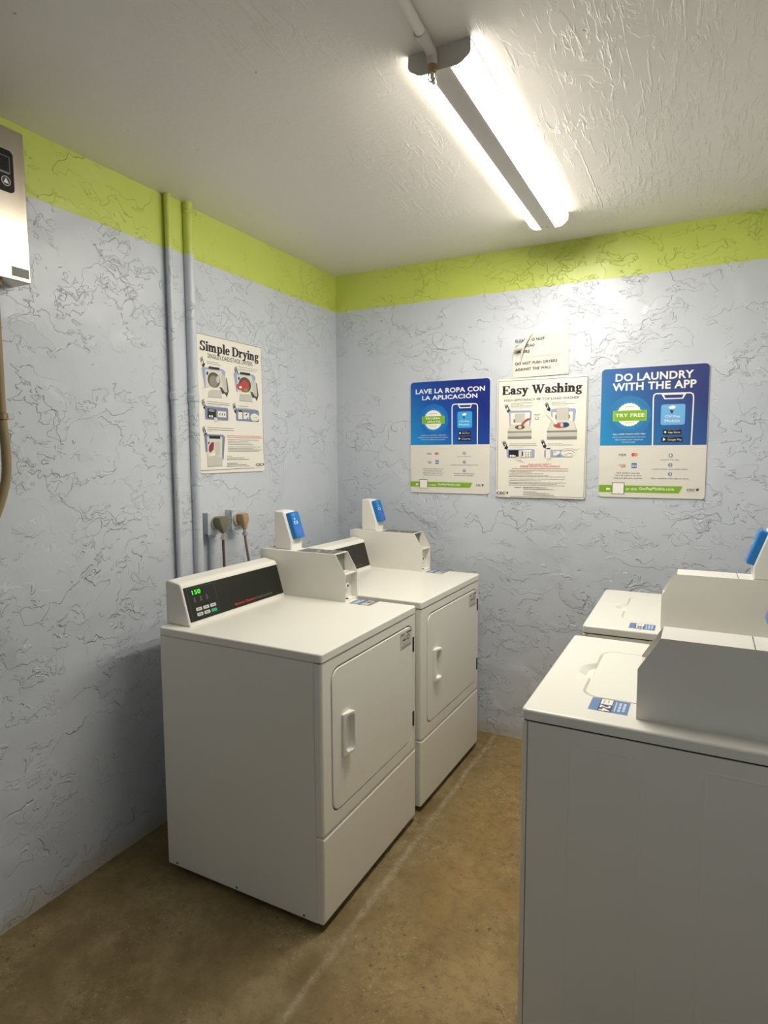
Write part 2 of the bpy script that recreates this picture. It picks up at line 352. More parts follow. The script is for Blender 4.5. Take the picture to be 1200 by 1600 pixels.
# bold slab-serif letters, drawn from stems, bars and rings on a unit em
def _ring(cx, cy, rx, ry, tx, ty, a0=0, a1=360, n=18):
    o = []
    for i in range(n):
        t0 = math.radians(a0 + (a1 - a0) * i / n); t1 = math.radians(a0 + (a1 - a0) * (i + 1) / n)
        o.append([(cx + rx * math.cos(t0), cy + ry * math.sin(t0)), (cx + rx * math.cos(t1), cy + ry * math.sin(t1)), (cx + (rx - tx) * math.cos(t1), cy + (ry - ty) * math.sin(t1)), (cx + (rx - tx) * math.cos(t0), cy + (ry - ty) * math.sin(t0))])
    return o
def _r(x0, y0, x1, y1): return [[(x0, y0), (x1, y0), (x1, y1), (x0, y1)]]
def _c(cx, cy, r): return [[(cx + r * math.cos(k * PI / 6), cy + r * math.sin(k * PI / 6)) for k in range(12)]]
SERIF = {
    'E': (0.64, lambda: _r(.06, 0, .20, .72) + _r(0, .675, .56, .72) + _r(0, 0, .58, .045) + _r(.19, .335, .40, .385) + _r(.51, .53, .56, .72) + _r(.53, 0, .58, .19) + _r(.36, .27, .40, .45)),
    'a': (0.50, lambda: _ring(.21, .34, .17, .17, .12, .05, 0, 165) + _r(.26, .03, .38, .35) + _r(.30, 0, .47, .05) + _ring(.19, .14, .17, .155, .11, .045) + _c(.09, .36, .05)),
    's': (0.41, lambda: _ring(.20, .365, .16, .145, .10, .05, 35, 270) + _ring(.20, .135, .17, .145, .11, .05, -145, 90) + _r(.32, .36, .36, .5) + _r(.03, 0, .07, .15)),
    'y': (0.52, lambda: [[(.05, .48), (.19, .48), (.34, .12), (.26, -.02)], [(.40, .48), (.45, .48), (.22, -.18), (.16, -.14)]] + _r(0, .455, .24, .5) + _r(.33, .455, .52, .5) + _c(.12, -.15, .065)),
    'W': (1.04, lambda: [[(.08, .70), (.22, .70), (.38, .05), (.32, 0)], [(.32, 0), (.37, .02), (.55, .66), (.50, .70)], [(.42, .70), (.56, .70), (.72, .05), (.66, 0)], [(.66, 0), (.71, .02), (.94, .70), (.89, .70)]] + _r(0, .675, .28, .72) + _r(.37, .675, .63, .72) + _r(.80, .675, 1.02, .72)),
    'h': (0.57, lambda: _r(.05, 0, .18, .76) + _r(0, .72, .18, .765) + _r(0, 0, .24, .045) + _ring(.30, .32, .16, .18, .13, .06, 0, 170) + _r(.33, 0, .46, .33) + _r(.27, 0, .53, .045)),
    'n': (0.57, lambda: _r(.05, 0, .18, .50) + _r(0, .455, .18, .50) + _r(0, 0, .24, .045) + _ring(.30, .32, .16, .18, .13, .06, 0, 170) + _r(.33, 0, .46, .33) + _r(.27, 0, .53, .045)),
    'm': (0.86, lambda: _r(.05, 0, .18, .50) + _r(0, .455, .18, .50) + _r(0, 0, .23, .045) + _ring(.29, .33, .15, .17, .12, .06, 0, 170) + _r(.32, 0, .44, .33) + _r(.27, 0, .49, .045) + _ring(.56, .33, .15, .17, .12, .06, 0, 170) + _r(.59, 0, .71, .33) + _r(.54, 0, .78, .045)),
    'i': (0.27, lambda: _r(.06, 0, .19, .50) + _r(0, .455, .19, .50) + _r(0, 0, .25, .045) + _c(.125, .66, .08)),
    'l': (0.27, lambda: _r(.06, 0, .19, .76) + _r(0, .72, .19, .765) + _r(0, 0, .25, .045)),
    'g': (0.50, lambda: _ring(.21, .34, .18, .16, .11, .045) + _r(.32, .43, .47, .49) + _ring(.22, -.10, .21, .13, .08, .06) + [[(.08, .20), (.17, .21), (.15, .02), (.06, .03)], [(.08, .09), (.40, .06), (.40, .0), (.08, .02)]]),
    'S': (0.56, lambda: _ring(.26, .54, .22, .19, .13, .055, 30, 270) + _ring(.26, .18, .24, .20, .14, .055, -150, 90) + _r(.43, .50, .48, .72) + _r(.02, 0, .07, .24)),
    'p': (0.56, lambda: _r(.05, -.22, .18, .50) + _r(0, .455, .18, .50) + _r(0, -.22, .25, -.175) + _ring(.28, .25, .22, .26, .13, .05, -150, 150)),
    'e': (0.47, lambda: _ring(.23, .25, .21, .26, .13, .05, 5, 325) + _r(.10, .25, .43, .30)),
    'D': (0.72, lambda: _r(.06, 0, .20, .72) + _r(0, .675, .30, .72) + _r(0, 0, .30, .045) + _ring(.28, .36, .39, .36, .15, .05, -90, 90)),
    'r': (0.42, lambda: _r(.05, 0, .18, .50) + _r(0, .455, .18, .50) + _r(0, 0, .25, .045) + _c(.32, .42, .075) + _ring(.29, .33, .14, .17, .10, .06, 60, 170)),
    ' ': (0.26, lambda: []),
}
def wobble_dashes(x0, x1, seed):
    """runs of word-length marks for print too small to read"""
    rnd = random.Random(seed); x = x0; out = []
    while x < x1 - 1:
        L = rnd.uniform(4, 15); out.append((x, min(x + L, x1))); x += L + rnd.uniform(1.4, 2.6)
    return out
class Print:
    """flat printed shapes in millimetres (u right, v up) laid on a plane"""
    def __init__(s, M, clip=None, step=0.012): s.M = M; s.z = 0.15; s.clip = clip; s.step = step; s.new()
    def new(s): s.bm = bmesh.new(); s.mats = []
    def mi(s, k):
        if k not in s.mats: s.mats.append(k)
        return s.mats.index(k)
    def v(s, u, v): return s.bm.verts.new(s.M @ Vector((u / 1000, -s.z / 1000, v / 1000)))
    def poly(s, k, pts, keep=False):
        if not keep: s.z += s.step
        try: f = s.bm.faces.new([s.v(*p) for p in pts]); f.material_index = s.mi(k)
        except ValueError: pass
    def line(s, k, w, pts):
        s.z += s.step; pts = [Vector(p) for p in pts]; n = len(pts); L = []; R = []
        for i, p in enumerate(pts):
            a = (p - pts[i - 1]).normalized() if i else (pts[1] - p).normalized()
            b = (pts[i + 1] - p).normalized() if i < n - 1 else a
            t = (a + b).normalized(); nn = Vector((-t.y, t.x)); q = 1 / max(0.4, nn.dot(Vector((-a.y, a.x))))
            L.append(p + nn * w / 2 * q); R.append(p - nn * w / 2 * q)
        for i in range(n - 1): s.poly(k, [L[i], L[i + 1], R[i + 1], R[i]], True)
    def text(s, k, t, x0, y0, x1, y1, bold=0):
        s.z += s.step; vs, fs = text_mesh(t, bold); vv = [s.v(x0 + a * (x1 - x0), y0 + b * (y1 - y0)) for a, b in vs]; m = s.mi(k)
        for f in fs:
            try: s.bm.faces.new([vv[i] for i in f]).material_index = m
            except ValueError: pass
    def serif(s, k, t, x0, y0, x1, y1):
        s.z += s.step; tw = sum(SERIF[c][0] for c in t); sx = (x1 - x0) / tw; sy = (y1 - y0) / 0.72; x = 0
        for c in t:
            for pl in SERIF[c][1]():
                for da, db in ((-0.032, 0), (0.032, 0), (0, 0.018), (0, -0.012)): s.poly(k, [(x0 + (x + a + da) * sx, y0 + (b + db) * sy) for a, b in pl], True); s.z += 0.0003
            x += SERIF[c][0]
    def run(s, ops, parent, W_=457, H_=610):
        name = None
        def flush():
            if name and len(s.bm.faces):
                nm = name; o = s.emit(nm, parent)
            s.new()
        for q, op in enumerate(ops):
            if op[0] == 'part': flush(); name = op[1]
            elif op[0] == 'R':
                _, k, x0, y0, x1, y1, r = op
                if W_ < 9999: x0 = max(x0, 1.5); y0 = max(y0, 1.5); x1 = min(x1, W_ - 1.5); y1 = min(y1, H_ - 1.5)
                if k in ('blue_a', 'blue_b'):
                    pts = [(x1, y0), (x1, y1 - r)] + [(x1 - r + r * math.cos(t * PI / 8), y1 - r + r * math.sin(t * PI / 8)) for t in range(1, 5)] + [(x0 + r + r * math.cos(PI / 2 + t * PI / 8), y1 - r + r * math.sin(PI / 2 + t * PI / 8)) for t in range(0, 5)] + [(x0, y0)]
                    s.poly(k, pts)
                else: s.poly(k, rr(x0, x1, y0, y1, r) if r else [(x0, y0), (x1, y0), (x1, y1), (x0, y1)])
            elif op[0] == 'P': s.poly(op[1], op[2])
            elif op[0] == 'L': s.line(op[1], op[2], op[3])
            elif op[0] == 'C':
                _, k, x, y, rx, ry, n = op; ry = ry or rx
                lo_ = 2 if W_ < 9999 else -9999
                s.poly(k, [(max(x + rx * math.cos(2 * PI * i / n), lo_), y + ry * math.sin(2 * PI * i / n)) for i in range(n)])
            elif op[0] == 'B':
                _, k, x, y, r, n = op
                s.poly(k, [(x + (r + (1.6 if i % 2 else -1.6)) * math.cos(PI * i / n), y + (r + (1.6 if i % 2 else -1.6)) * math.sin(PI * i / n)) for i in range(2 * n)])
            elif op[0] == 'T': s.text(*op[1:])
            elif op[0] == 'S': s.serif(*op[1:])
            elif op[0] == 'D':
                _, k, x0, y, x1, h = op; s.z += s.step
                for a, b in wobble_dashes(x0, x1, q): s.poly(k, [(a, y - h / 2), (b, y - h / 2), (b, y + h / 2), (a, y + h / 2)], True)
        flush()
    def emit(s, name, parent):
        me = bpy.data.meshes.new(name); s.bm.to_mesh(me); s.bm.free()
        for k in s.mats: me.materials.append(ink(k))
        o = bpy.data.objects.new(name, me); C.objects.link(o); o.parent = parent; s.bm = bmesh.new()
        return o
PRINT = {}
PRINT['app_en'] = [
 ('part','blue_panel'),
 ('R','blue_a',-1.0,246.4,456.9,612.8,18),
 ('part','halo'),
 ('C','halo1',128.8,384.9,94.6,0,24),
 ('C','halo2',128.8,384.9,69.3,0,24),
 ('part','title_lettering'),
 ('T','white','DO LAUNDRY',63.5,547.1,393.5,583.5,2),
 ('T','white','WITH THE APP',51.6,503.4,405.5,539.9,2),
 ('part','phone_picture'),
 ('L','white',5.5,[(233.3,243.4),(230.3,461.8),(232.6,477.9),(241.2,483.3),(383.2,481.2),(393.1,474.9),(396.1,456.9),(393.9,243.2)]),
 ('P','white',[(263.5,479.8),(365.8,478.6),(353.4,455.5),(276.8,456.5)]),
 ('P','navy2',[(274.3,475.6),(354.8,474.9),(349.3,460.7),(280.7,461.4)]),
 ('part','app_icon'),
 ('R','icon',264.2,338.5,364.4,432.6,9),
 ('P','white',[(293.7,419.2),(312.7,427.8),(326.0,421.4),(320.3,412.2),(303.2,410.8)]),
 ('P','navy',[(300.6,408.7),(309.9,405.4),(316.5,406.6),(312.9,391.5),(306.3,391.7)]),
 ('P','green',[(313.9,406.7),(324.2,413.5),(317.9,403.6)]),
 ('T','white','CSCPay',280.8,370.1,344.7,382.2,1),
 ('T','white','Mobile',281.3,351.1,343.9,364.1,0),
 ('part','store_button'),
 ('R','black',275.3,294.1,352.3,317.4,3),
 ('C','white',285.1,306.3,4.7,0,24),
 ('T','white','App Store',296.6,298.6,346.6,308.9,0.5),
 ('D','pale',296.2,315.5,338.6,1),
 ('part','store_button'),
 ('R','black',270.1,260.4,357.7,283.1,3),
 ('P','white',[(277.0,280.8),(277.3,265.4),(288.5,272.4)]),
 ('T','white','Google Play',296.7,264.9,354.0,275.2,0.5),
 ('D','pale',296.3,281.0,322.9,1),
 ('part','badge'),
 ('B','white',128.7,390.9,54,24),
 ('D','grey',109.7,427.7,148.8,2.2),
 ('D','grey',109.9,352.7,149.7,2.2),
 ('part','ribbon'),
 ('R','green2',56.5,361.4,204.9,410.8,0),
 ('R','green',63.6,366.4,198.8,408.1,0),
 ('T','white','TRY FREE',67.6,379.8,195.0,396.4,2),
 ('part','offer_text'),
 ('T','white','Get a FREE WASH AND DRY',59.3,296.9,203.2,303.4,1),
 ('T','white','when you create your account.',56.0,283.3,204.9,288.6,0.5),
 ('T','white','No credit card required',70.5,270.1,190.1,276.3,0.5),
 ('T','white','to try it out.',99.9,258.1,159.3,265.1,0.5),
 ('part','card_marks'),
 ('T','navy','VISA',87.0,196.3,121.4,207.9,1),
 ('C','red',152.3,203.0,8.4,0,24),
 ('C','orange',162.7,202.8,8.3,0,24),
 ('T','black','DISCOVER',89.3,151.5,118.9,156.6,0.5),
 ('P','orange',[(95.1,147.6),(119.7,150.5),(119.9,143.7),(103.7,142.3)]),
 ('R','cardblue',145.9,139.8,168.4,163.0,0),
 ('D','white',148.4,153.4,166.6,3),
 ('D','white',148.6,147.4,166.7,3),
 ('part','small_print'),
 ('T','dark','PAY EASILY and use',81.6,112.0,182.6,119.4,0),
 ('T','dark','auto-fill options to save',74.0,99.0,189.8,107.4,0),
 ('T','dark','time and give you control.',67.8,86.8,194.2,95.5,0),
 ('part','step_numbers'),
 ('C','steelblue',311.7,198.6,9.3,0,24),
 ('T','white','1',308.5,193.6,314.2,204.5,1),
 ('C','steelblue',311.4,154.6,9.3,0,24),
 ('T','white','2',308.2,149.5,314.6,160.5,1),
 ('C','steelblue',311.8,112.7,9.3,0,24),
 ('T','white','3',308.6,107.5,315.0,118.6,1),
 ('part','step_text'),
 ('T','dark','Launch the app.',270.7,174.8,349.1,182.1,0),
 ('T','dark','Load laundry and select cycle.',237.2,131.3,385.6,138.8,0),
 ('T','dark','Scan machine with app to start.',232.8,87.3,389.3,95.9,0),
 ('part','web_banner'),
 ('P','green',[(1.8,57.2),(365.4,56.4),(351.1,24.7),(1.8,23.2)]),
 ('T','white','or visit',124.3,33.9,173.1,47.2,0.3),
 ('T','white','GetPayMobile.com',181.7,32.3,330.6,50.2,1.2),
 ('R','white',35.7,34.4,52.9,43.8,0),
 ('R','dark',61.4,14.0,117.2,70.2,0),
 ('R','white',64.2,16.3,114.4,67.2,0),
 ('part','company_logo'),
 ('T','dark','CSC',383.0,36.0,416.5,46.6,1.3),
 ('P','dark',[(419.8,46.6),(433.9,48.9),(431.5,40.2),(425.9,33.6),(421.9,39.4)]),
 ('D','grey',383.1,32.4,414.3,1),
]
PRINT['app_es'] = [
 ('part','blue_panel'),
 ('R','blue_b',-0.8,264.4,456.1,612.1,18),
 ('part','halo'),
 ('C','halo3',138.9,400.0,86.2,0,24),
 ('C','halo4',138.9,400.0,66.4,0,24),
 ('part','title_lettering'),
 ('T','white','LAVE LA ROPA CON',31.8,543.3,427.4,569.5,2),
 ('T','white','LA APLICACIÓN',70.4,509.1,386.4,538.4,2),
 ('part','phone_picture'),
 ('L','white',5.5,[(246.6,262.2),(245.2,463.2),(248.3,475.9),(257.4,480.6),(373.9,479.1),(385.0,474.4),(388.2,463.8),(388.5,262.2)]),
 ('P','white',[(277.8,478.9),(357.6,477.6),(349.8,456.9),(288.0,457.2)]),
 ('P','navy2',[(284.6,474.8),(351.8,473.7),(346.6,462.5),(292.4,463.0)]),
 ('part','app_icon'),
 ('R','icon2',275.9,352.9,358.9,439.7,9),
 ('P','white',[(301.0,424.8),(316.6,431.9),(327.9,428.1),(323.5,419.8),(307.8,418.2)]),
 ('P','navy',[(306.4,416.1),(313.7,413.3),(319.0,414.8),(315.6,401.3),(311.1,401.5)]),
 ('P','green',[(316.8,415.8),(325.7,421.8),(321.3,411.4)]),
 ('T','white','CSCPay',286.9,382.6,343.9,391.5,1),
 ('T','white','Mobile',287.1,365.5,344.1,375.9,0),
 ('part','store_button'),
 ('R','black',282.6,314.2,352.6,336.2,3),
 ('C','white',291.1,325.6,4.5,0,24),
 ('T','white','App Store',302.0,320.7,346.0,327.8,0.5),
 ('D','pale',302.8,332.2,328.9,1),
 ('part','store_button'),
 ('R','black',279.7,283.8,355.1,306.4,3),
 ('P','white',[(284.1,303.0),(284.2,289.3),(294.2,296.0)]),
 ('T','white','Google Play',301.5,289.4,350.8,296.7,0.5),
 ('D','pale',301.3,301.4,320.3,1),
 ('part','badge'),
 ('B','white',136.6,400.0,53,24),
 ('D','grey',112.7,433.5,159.9,2.2),
 ('D','grey',113.1,366.6,158.9,2.2),
 ('part','ribbon'),
 ('R','green2',70.1,379.2,202.8,420.5,0),
 ('R','green',75.8,382.1,198.2,418.9,0),
 ('T','white','PRUEBA',93.4,403.1,179.1,413.5,1.8),
 ('T','white','GRATIS',101.1,385.4,179.3,395.3,1.8),
 ('part','offer_text'),
 ('T','white','Obtenga un LAVADO Y SECADO',63.2,313.2,210.6,319.1,0.5),
 ('T','white','GRATIS al crear una cuenta. No requiere',47.8,301.1,223.1,307.6,0.3),
 ('T','white','tarjeta de crédito para probarlo.',65.2,289.3,207.0,295.7,0.3),
 ('part','card_marks'),
 ('T','navy','VISA',96.8,211.1,127.8,220.6,1),
 ('C','red',153.9,216.1,7.1,0,24),
 ('C','orange',163.3,216.0,7.1,0,24),
 ('T','black','DISCOVER',99.5,171.3,125.2,174.8,0.5),
 ('P','orange',[(104.3,167.7),(126.2,169.5),(125.3,162.4),(112.9,161.1)]),
 ('R','cardblue',150.0,159.8,169.2,180.0,0),
 ('D','white',152.7,172.1,166.9,3),
 ('D','white',152.8,166.9,166.9,3),
 ('part','small_print'),
 ('T','dark','PAGUE FÁCILMENTE y use',77.1,128.6,197.2,136.2,0),
 ('T','dark','las opciones de llenado',85.3,117.0,187.9,124.8,0),
 ('T','dark','automático para ahorrar',75.8,105.4,199.2,113.5,0),
 ('T','dark','tiempo y tener el control.',80.6,94.7,191.8,102.0,0),
 ('part','step_numbers'),
 ('C','steelblue',316.2,217.2,8.6,0,24),
 ('T','white','1',313.6,213.4,318.0,221.9,1),
 ('C','steelblue',316.7,170.4,8.6,0,24),
 ('T','white','2',314.1,166.5,319.0,175.1,1),
 ('C','steelblue',317.2,123.9,8.6,0,24),
 ('T','white','3',314.6,120.0,319.5,128.6,1),
 ('part','step_text'),
 ('T','dark','Inicie la aplicación.',275.1,197.2,356.3,203.7,0),
 ('T','dark','Cargue la ropa y seleccione el ciclo.',237.5,150.4,394.2,157.6,0),
 ('T','dark','Escanee la máquina con la',257.7,104.3,375.3,112.2,0),
 ('T','dark','aplicación para comenzar.',258.7,93.0,371.0,101.1,0),
 ('part','web_banner'),
 ('P','green',[(0.8,61.5),(362.5,59.8),(350.3,32.4),(0.9,33.5)]),
 ('T','white','o visite',113.6,39.1,156.4,50.4,0.3),
 ('T','white','GetPayMobile.com',165.9,39.1,296.6,53.6,1.2),
 ('R','white',32.8,41.3,47.4,50.5,0),
 ('R','dark',55.3,24.6,104.3,73.6,0),
 ('R','white',57.7,26.4,101.9,70.9,0),
 ('part','company_logo'),
 ('T','dark','CSC',382.8,42.1,411.1,52.0,1.3),
 ('P','dark',[(415.0,52.0),(427.4,53.1),(424.8,46.2),(420.5,40.2),(416.9,45.2)]),
 ('D','grey',435.0,9.7,447.2,1),
]
PRINT['wash'] = [
 ('part','border_line'),
 ('L','dark',2.2,[(78.1,4.8),(450.3,8.3),(454.2,598.6),(7.4,598.9),(6.9,38.5)]),
 ('part','title_lettering'),
 ('S','black','Easy Washing',29.3,529.5,432.5,572.8),
 ('part','subtitle_lettering'),
 ('T','dark','HIGH-EFFICIENCY',39.8,494.5,200.2,505.4,0.8),
 ('C','grey',217.7,501.7,11.7,6.0,24),
 ('T','dark','TOP LOAD WASHER',235.1,494.5,417.7,506.7,0.8),
 ('part','step_picture'),
 ('P','grey',[(40.0,476.1),(56.3,481.6),(60.1,472.7),(43.8,467.2)]),
 ('P','black',[(43.8,467.2),(60.1,472.7),(70.4,449.6),(74.0,450.4),(67.9,433.1),(51.4,443.3),(55.0,444.9)]),
 ('T','white','1',52.2,450.2,61.1,464.8,1),
 ('P','grey',[(247.5,477.8),(262.8,483.2),(266.4,474.5),(251.1,469.2)]),
 ('P','black',[(251.1,469.2),(266.4,474.5),(276.2,452.1),(279.6,452.8),(274.0,436.1),(258.4,446.0),(261.8,447.6)]),
 ('T','white','2',259.1,452.8,267.4,466.9,1),
 ('P','grey',[(29.9,288.2),(46.4,294.2),(50.2,285.3),(33.7,279.3)]),
 ('P','black',[(33.7,279.3),(50.2,285.3),(60.5,262.3),(64.2,263.1),(58.0,245.5),(41.4,255.4),(45.0,257.1)]),
 ('T','white','3',42.2,262.4,51.2,277.4,1),
 ('P','grey',[(230.8,292.2),(246.3,298.0),(249.9,289.4),(234.4,283.6)]),
 ('P','black',[(234.4,283.6),(249.9,289.4),(259.8,267.0),(263.2,267.8),(257.5,250.7),(241.7,260.2),(245.2,261.9)]),
 ('T','white','4',242.5,267.1,250.9,281.6,1),
 ('D','dark',75.3,483.9,189.7,1.8),
 ('D','dark',75.4,476.0,139.1,1.4),
 ('D','dark',75.6,468.2,191.2,1.8),
 ('D','grey',75.7,460.3,176.9,1.4),
 ('D','dark',283.4,479.8,356.7,1.8),
 ('D','dark',283.5,472.2,395.0,1.8),
 ('D','grey',283.7,464.6,367.9,1.4),
 ('D','dark',69.9,276.3,208.3,1.8),
 ('D','dark',70.0,267.5,213.7,1.8),
 ('D','grey',70.1,259.5,145.8,1.4),
 ('D','dark',269.1,277.1,340.6,1.8),
 ('D','dark',269.2,269.0,389.7,1.8),
 ('part','washer_picture'),
 ('P','periwinkle',[(62.3,444.2),(74.5,447.3),(177.1,445.4),(184.7,436.6),(178.3,366.9),(71.0,365.1)]),
 ('P','paper',[(73.3,436.0),(175.1,435.2),(170.7,375.8),(75.4,373.8)]),
 ('P','lightgrey',[(98.6,429.0),(147.8,429.2),(149.3,385.0),(99.3,384.5)]),
 ('L','midgrey',1.3,[(99.2,385.4),(98.6,429.0),(147.8,429.2)]),
 ('P','paper2',[(75.4,377.3),(172.5,375.7),(184.5,340.9),(60.0,341.2)]),
 ('L','midgrey',1.2,[(75.4,377.3),(60.0,341.2),(184.5,340.9),(172.5,375.7)]),
 ('C','darkolive',123.8,361.7,25.9,11.3,24),
 ('C','paper2',123.8,361.7,8.9,7.8,24),
 ('P','midgrey',[(60.0,341.2),(184.5,340.9),(184.6,333.9),(60.1,333.7)]),
 ('P','lightgrey',[(60.1,333.7),(184.6,333.9),(184.9,314.9),(60.3,314.8)]),
 ('P','midgrey',[(60.3,314.8),(184.9,314.9),(184.2,301.9),(60.5,302.9)]),
 ('P','rose',[(127.3,368.1),(133.8,383.2),(157.9,404.2),(180.8,407.8),(175.6,399.4),(151.5,384.9),(136.3,363.6)]),
 ('T','dark','PCD',197.3,419.0,225.9,425.8,0.4),
 ('C','grey',210.6,404.8,10.5,8.6,24),
 ('C','paper',210.6,404.8,7.0,5.6,24),
 ('R','dark',90.2,386.5,96.3,402.9,0),
 ('part','washer_picture'),
 ('P','periwinkle',[(278.1,445.3),(291.6,449.0),(396.3,448.6),(403.9,440.8),(397.7,384.7),(284.3,384.8)]),
 ('P','paper',[(289.4,432.2),(388.4,433.0),(387.7,385.0),(291.1,385.5)]),
 ('P','lightgrey',[(306.5,450.2),(368.5,451.3),(368.6,389.3),(308.9,389.2)]),
 ('L','midgrey',1.5,[(308.9,390.1),(306.4,451.0),(368.5,451.3),(368.6,389.3)]),
 ('R','dark',303.2,397.9,307.5,418.9,0),
 ('R','dark',369.6,399.3,373.8,417.6,0),
 ('P','paper2',[(284.2,387.4),(391.4,387.0),(410.2,340.5),(262.8,340.1)]),
 ('L','midgrey',1.2,[(284.2,387.4),(262.8,340.1),(410.2,340.5),(391.4,387.0)]),
 ('C','midgrey',333.4,366.6,39.8,15.2,24),
 ('C','rose',320.8,365.2,19.4,11.0,24),
 ('C','navy2',354.3,369.0,17.5,11.8,24),
 ('C','lightgrey',336.3,368.2,7.6,10.1,24),
 ('P','paper',[(255.7,424.8),(266.3,430.8),(314.2,376.4),(306.7,370.2)]),
 ('L','midgrey',1,[(255.8,420.5),(306.7,370.2)]),
 ('P','midgrey',[(262.0,339.3),(411.0,339.6),(411.2,332.1),(262.1,331.6)]),
 ('P','lightgrey',[(262.1,331.6),(411.2,332.1),(410.0,311.2),(262.5,311.1)]),
 ('P','midgrey',[(262.5,311.1),(410.0,311.2),(410.3,296.1),(263.6,297.3)]),
 ('part','controls_picture'),
 ('R','periwinkle',56.2,205.7,202.2,248.9,6),
 ('R','black',66.2,208.3,118.8,245.1,0),
 ('R','white',72.6,210.1,82.5,219.8,0),
 ('R','white',85.4,210.0,94.3,219.7,0),
 ('R','white',96.2,210.0,103.4,217.9,0),
 ('R','paper',138.6,208.2,186.0,244.7,0),
 ('R','black',137.6,215.2,143.5,237.1,0),
 ('R','paper2',120.6,210.9,134.5,242.4,0),
 ('R','dark',154.3,229.2,159.6,234.4,0),
 ('R','dark',166.8,229.1,172.0,234.3,0),
 ('R','dark',179.2,229.1,184.4,234.3,0),
 ('R','dark',154.5,219.6,159.7,224.8,0),
 ('R','dark',166.9,219.5,172.2,224.7,0),
 ('R','dark',179.3,219.5,184.6,224.7,0),
 ('R','dark',154.6,209.9,159.9,215.2,0),
 ('R','dark',167.1,209.9,172.3,215.1,0),
 ('R','dark',179.5,209.9,184.7,215.1,0),
 ('P','paper2',[(104.8,210.9),(129.6,210.0),(136.6,191.1),(148.8,181.1),(116.4,188.9)]),
 ('L','grey',1,[(105.1,191.1),(129.9,188.9),(148.8,180.2)]),
 ('part','controls_picture'),
 ('R','periwinkle',250.5,208.5,392.3,245.0,6),
 ('R','paper',259.7,201.2,282.3,259.5,0),
 ('R','black',261.0,247.6,280.7,254.3,0),
 ('L','grey',1.2,[(257.5,201.2),(256.5,259.7),(284.0,259.4),(285.1,201.2)]),
 ('R','paper',296.8,217.0,329.5,239.5,0),
 ('P','black',[(298.2,232.8),(309.2,237.9),(307.6,231.9)]),
 ('P','steelblue',[(304.6,210.6),(329.8,227.6),(334.4,209.7)]),
 ('C','paper',371.8,229.5,36.6,20.3,24),
 ('L','midgrey',1.4,[(337.9,242.4),(354.6,250.8),(388.1,250.5),(406.9,242.0),(425.3,250.3)]),
 ('L','dark',2.5,[(348.6,236.0),(363.2,242.3),(388.3,240.0),(400.9,231.5)]),
 ('L','midgrey',1.5,[(348.9,221.1),(372.2,209.6),(395.0,218.9)]),
 ('L','dark',2,[(357.3,221.1),(376.0,227.4),(390.7,223.9)]),
 ('L','grey',1,[(266.4,184.8),(272.7,197.7),(287.8,195.6)]),
 ('part','warning_text'),
 ('T','red','FOR YOUR SAFETY',170.4,168.0,288.1,175.4,0.6),
 ('T','red','PLEASE AVOID THE FOLLOWING',129.5,157.3,330.1,166.2,0.6),
 ('D','red',84.3,149.9,373.4,2.2),
 ('part','small_print'),
 ('D','darkred',69.4,139.2,375.7,2),
 ('D','dark',69.5,132.1,190.9,1.6),
 ('D','dark',69.6,124.5,252.3,1.6),
 ('D','dark',69.7,116.1,276.3,1.6),
 ('D','dark',69.8,109.0,361.6,1.6),
 ('D','dark',70.0,96.5,357.7,1.6),
 ('D','dark',70.1,88.5,236.9,1.6),
 ('D','dark',70.2,78.7,364.3,1.6),
 ('D','dark',70.3,72.5,315.7,1.6),
 ('D','dark',70.4,64.4,356.2,1.6),
 ('D','dark',99.3,53.0,134.1,2),
 ('D','dark',145.4,53.5,266.6,2.2),
 ('D','dark',145.5,44.7,301.3,2.2),
 ('D','dark',145.7,31.5,215.9,1.8),
 ('D','dark',145.8,24.4,281.4,1.8),
 ('D','dark',145.9,15.5,304.8,2.2),
 ('part','company_logo'),
 ('T','dark','CSC',3.9,13.6,52.5,28.3,2),
 ('P','dark',[(57.1,27.5),(67.7,28.7),(65.9,20.6),(62.3,15.2),(58.6,20.4)]),
 ('D','grey',6.4,6.5,55.0,1.2),
]
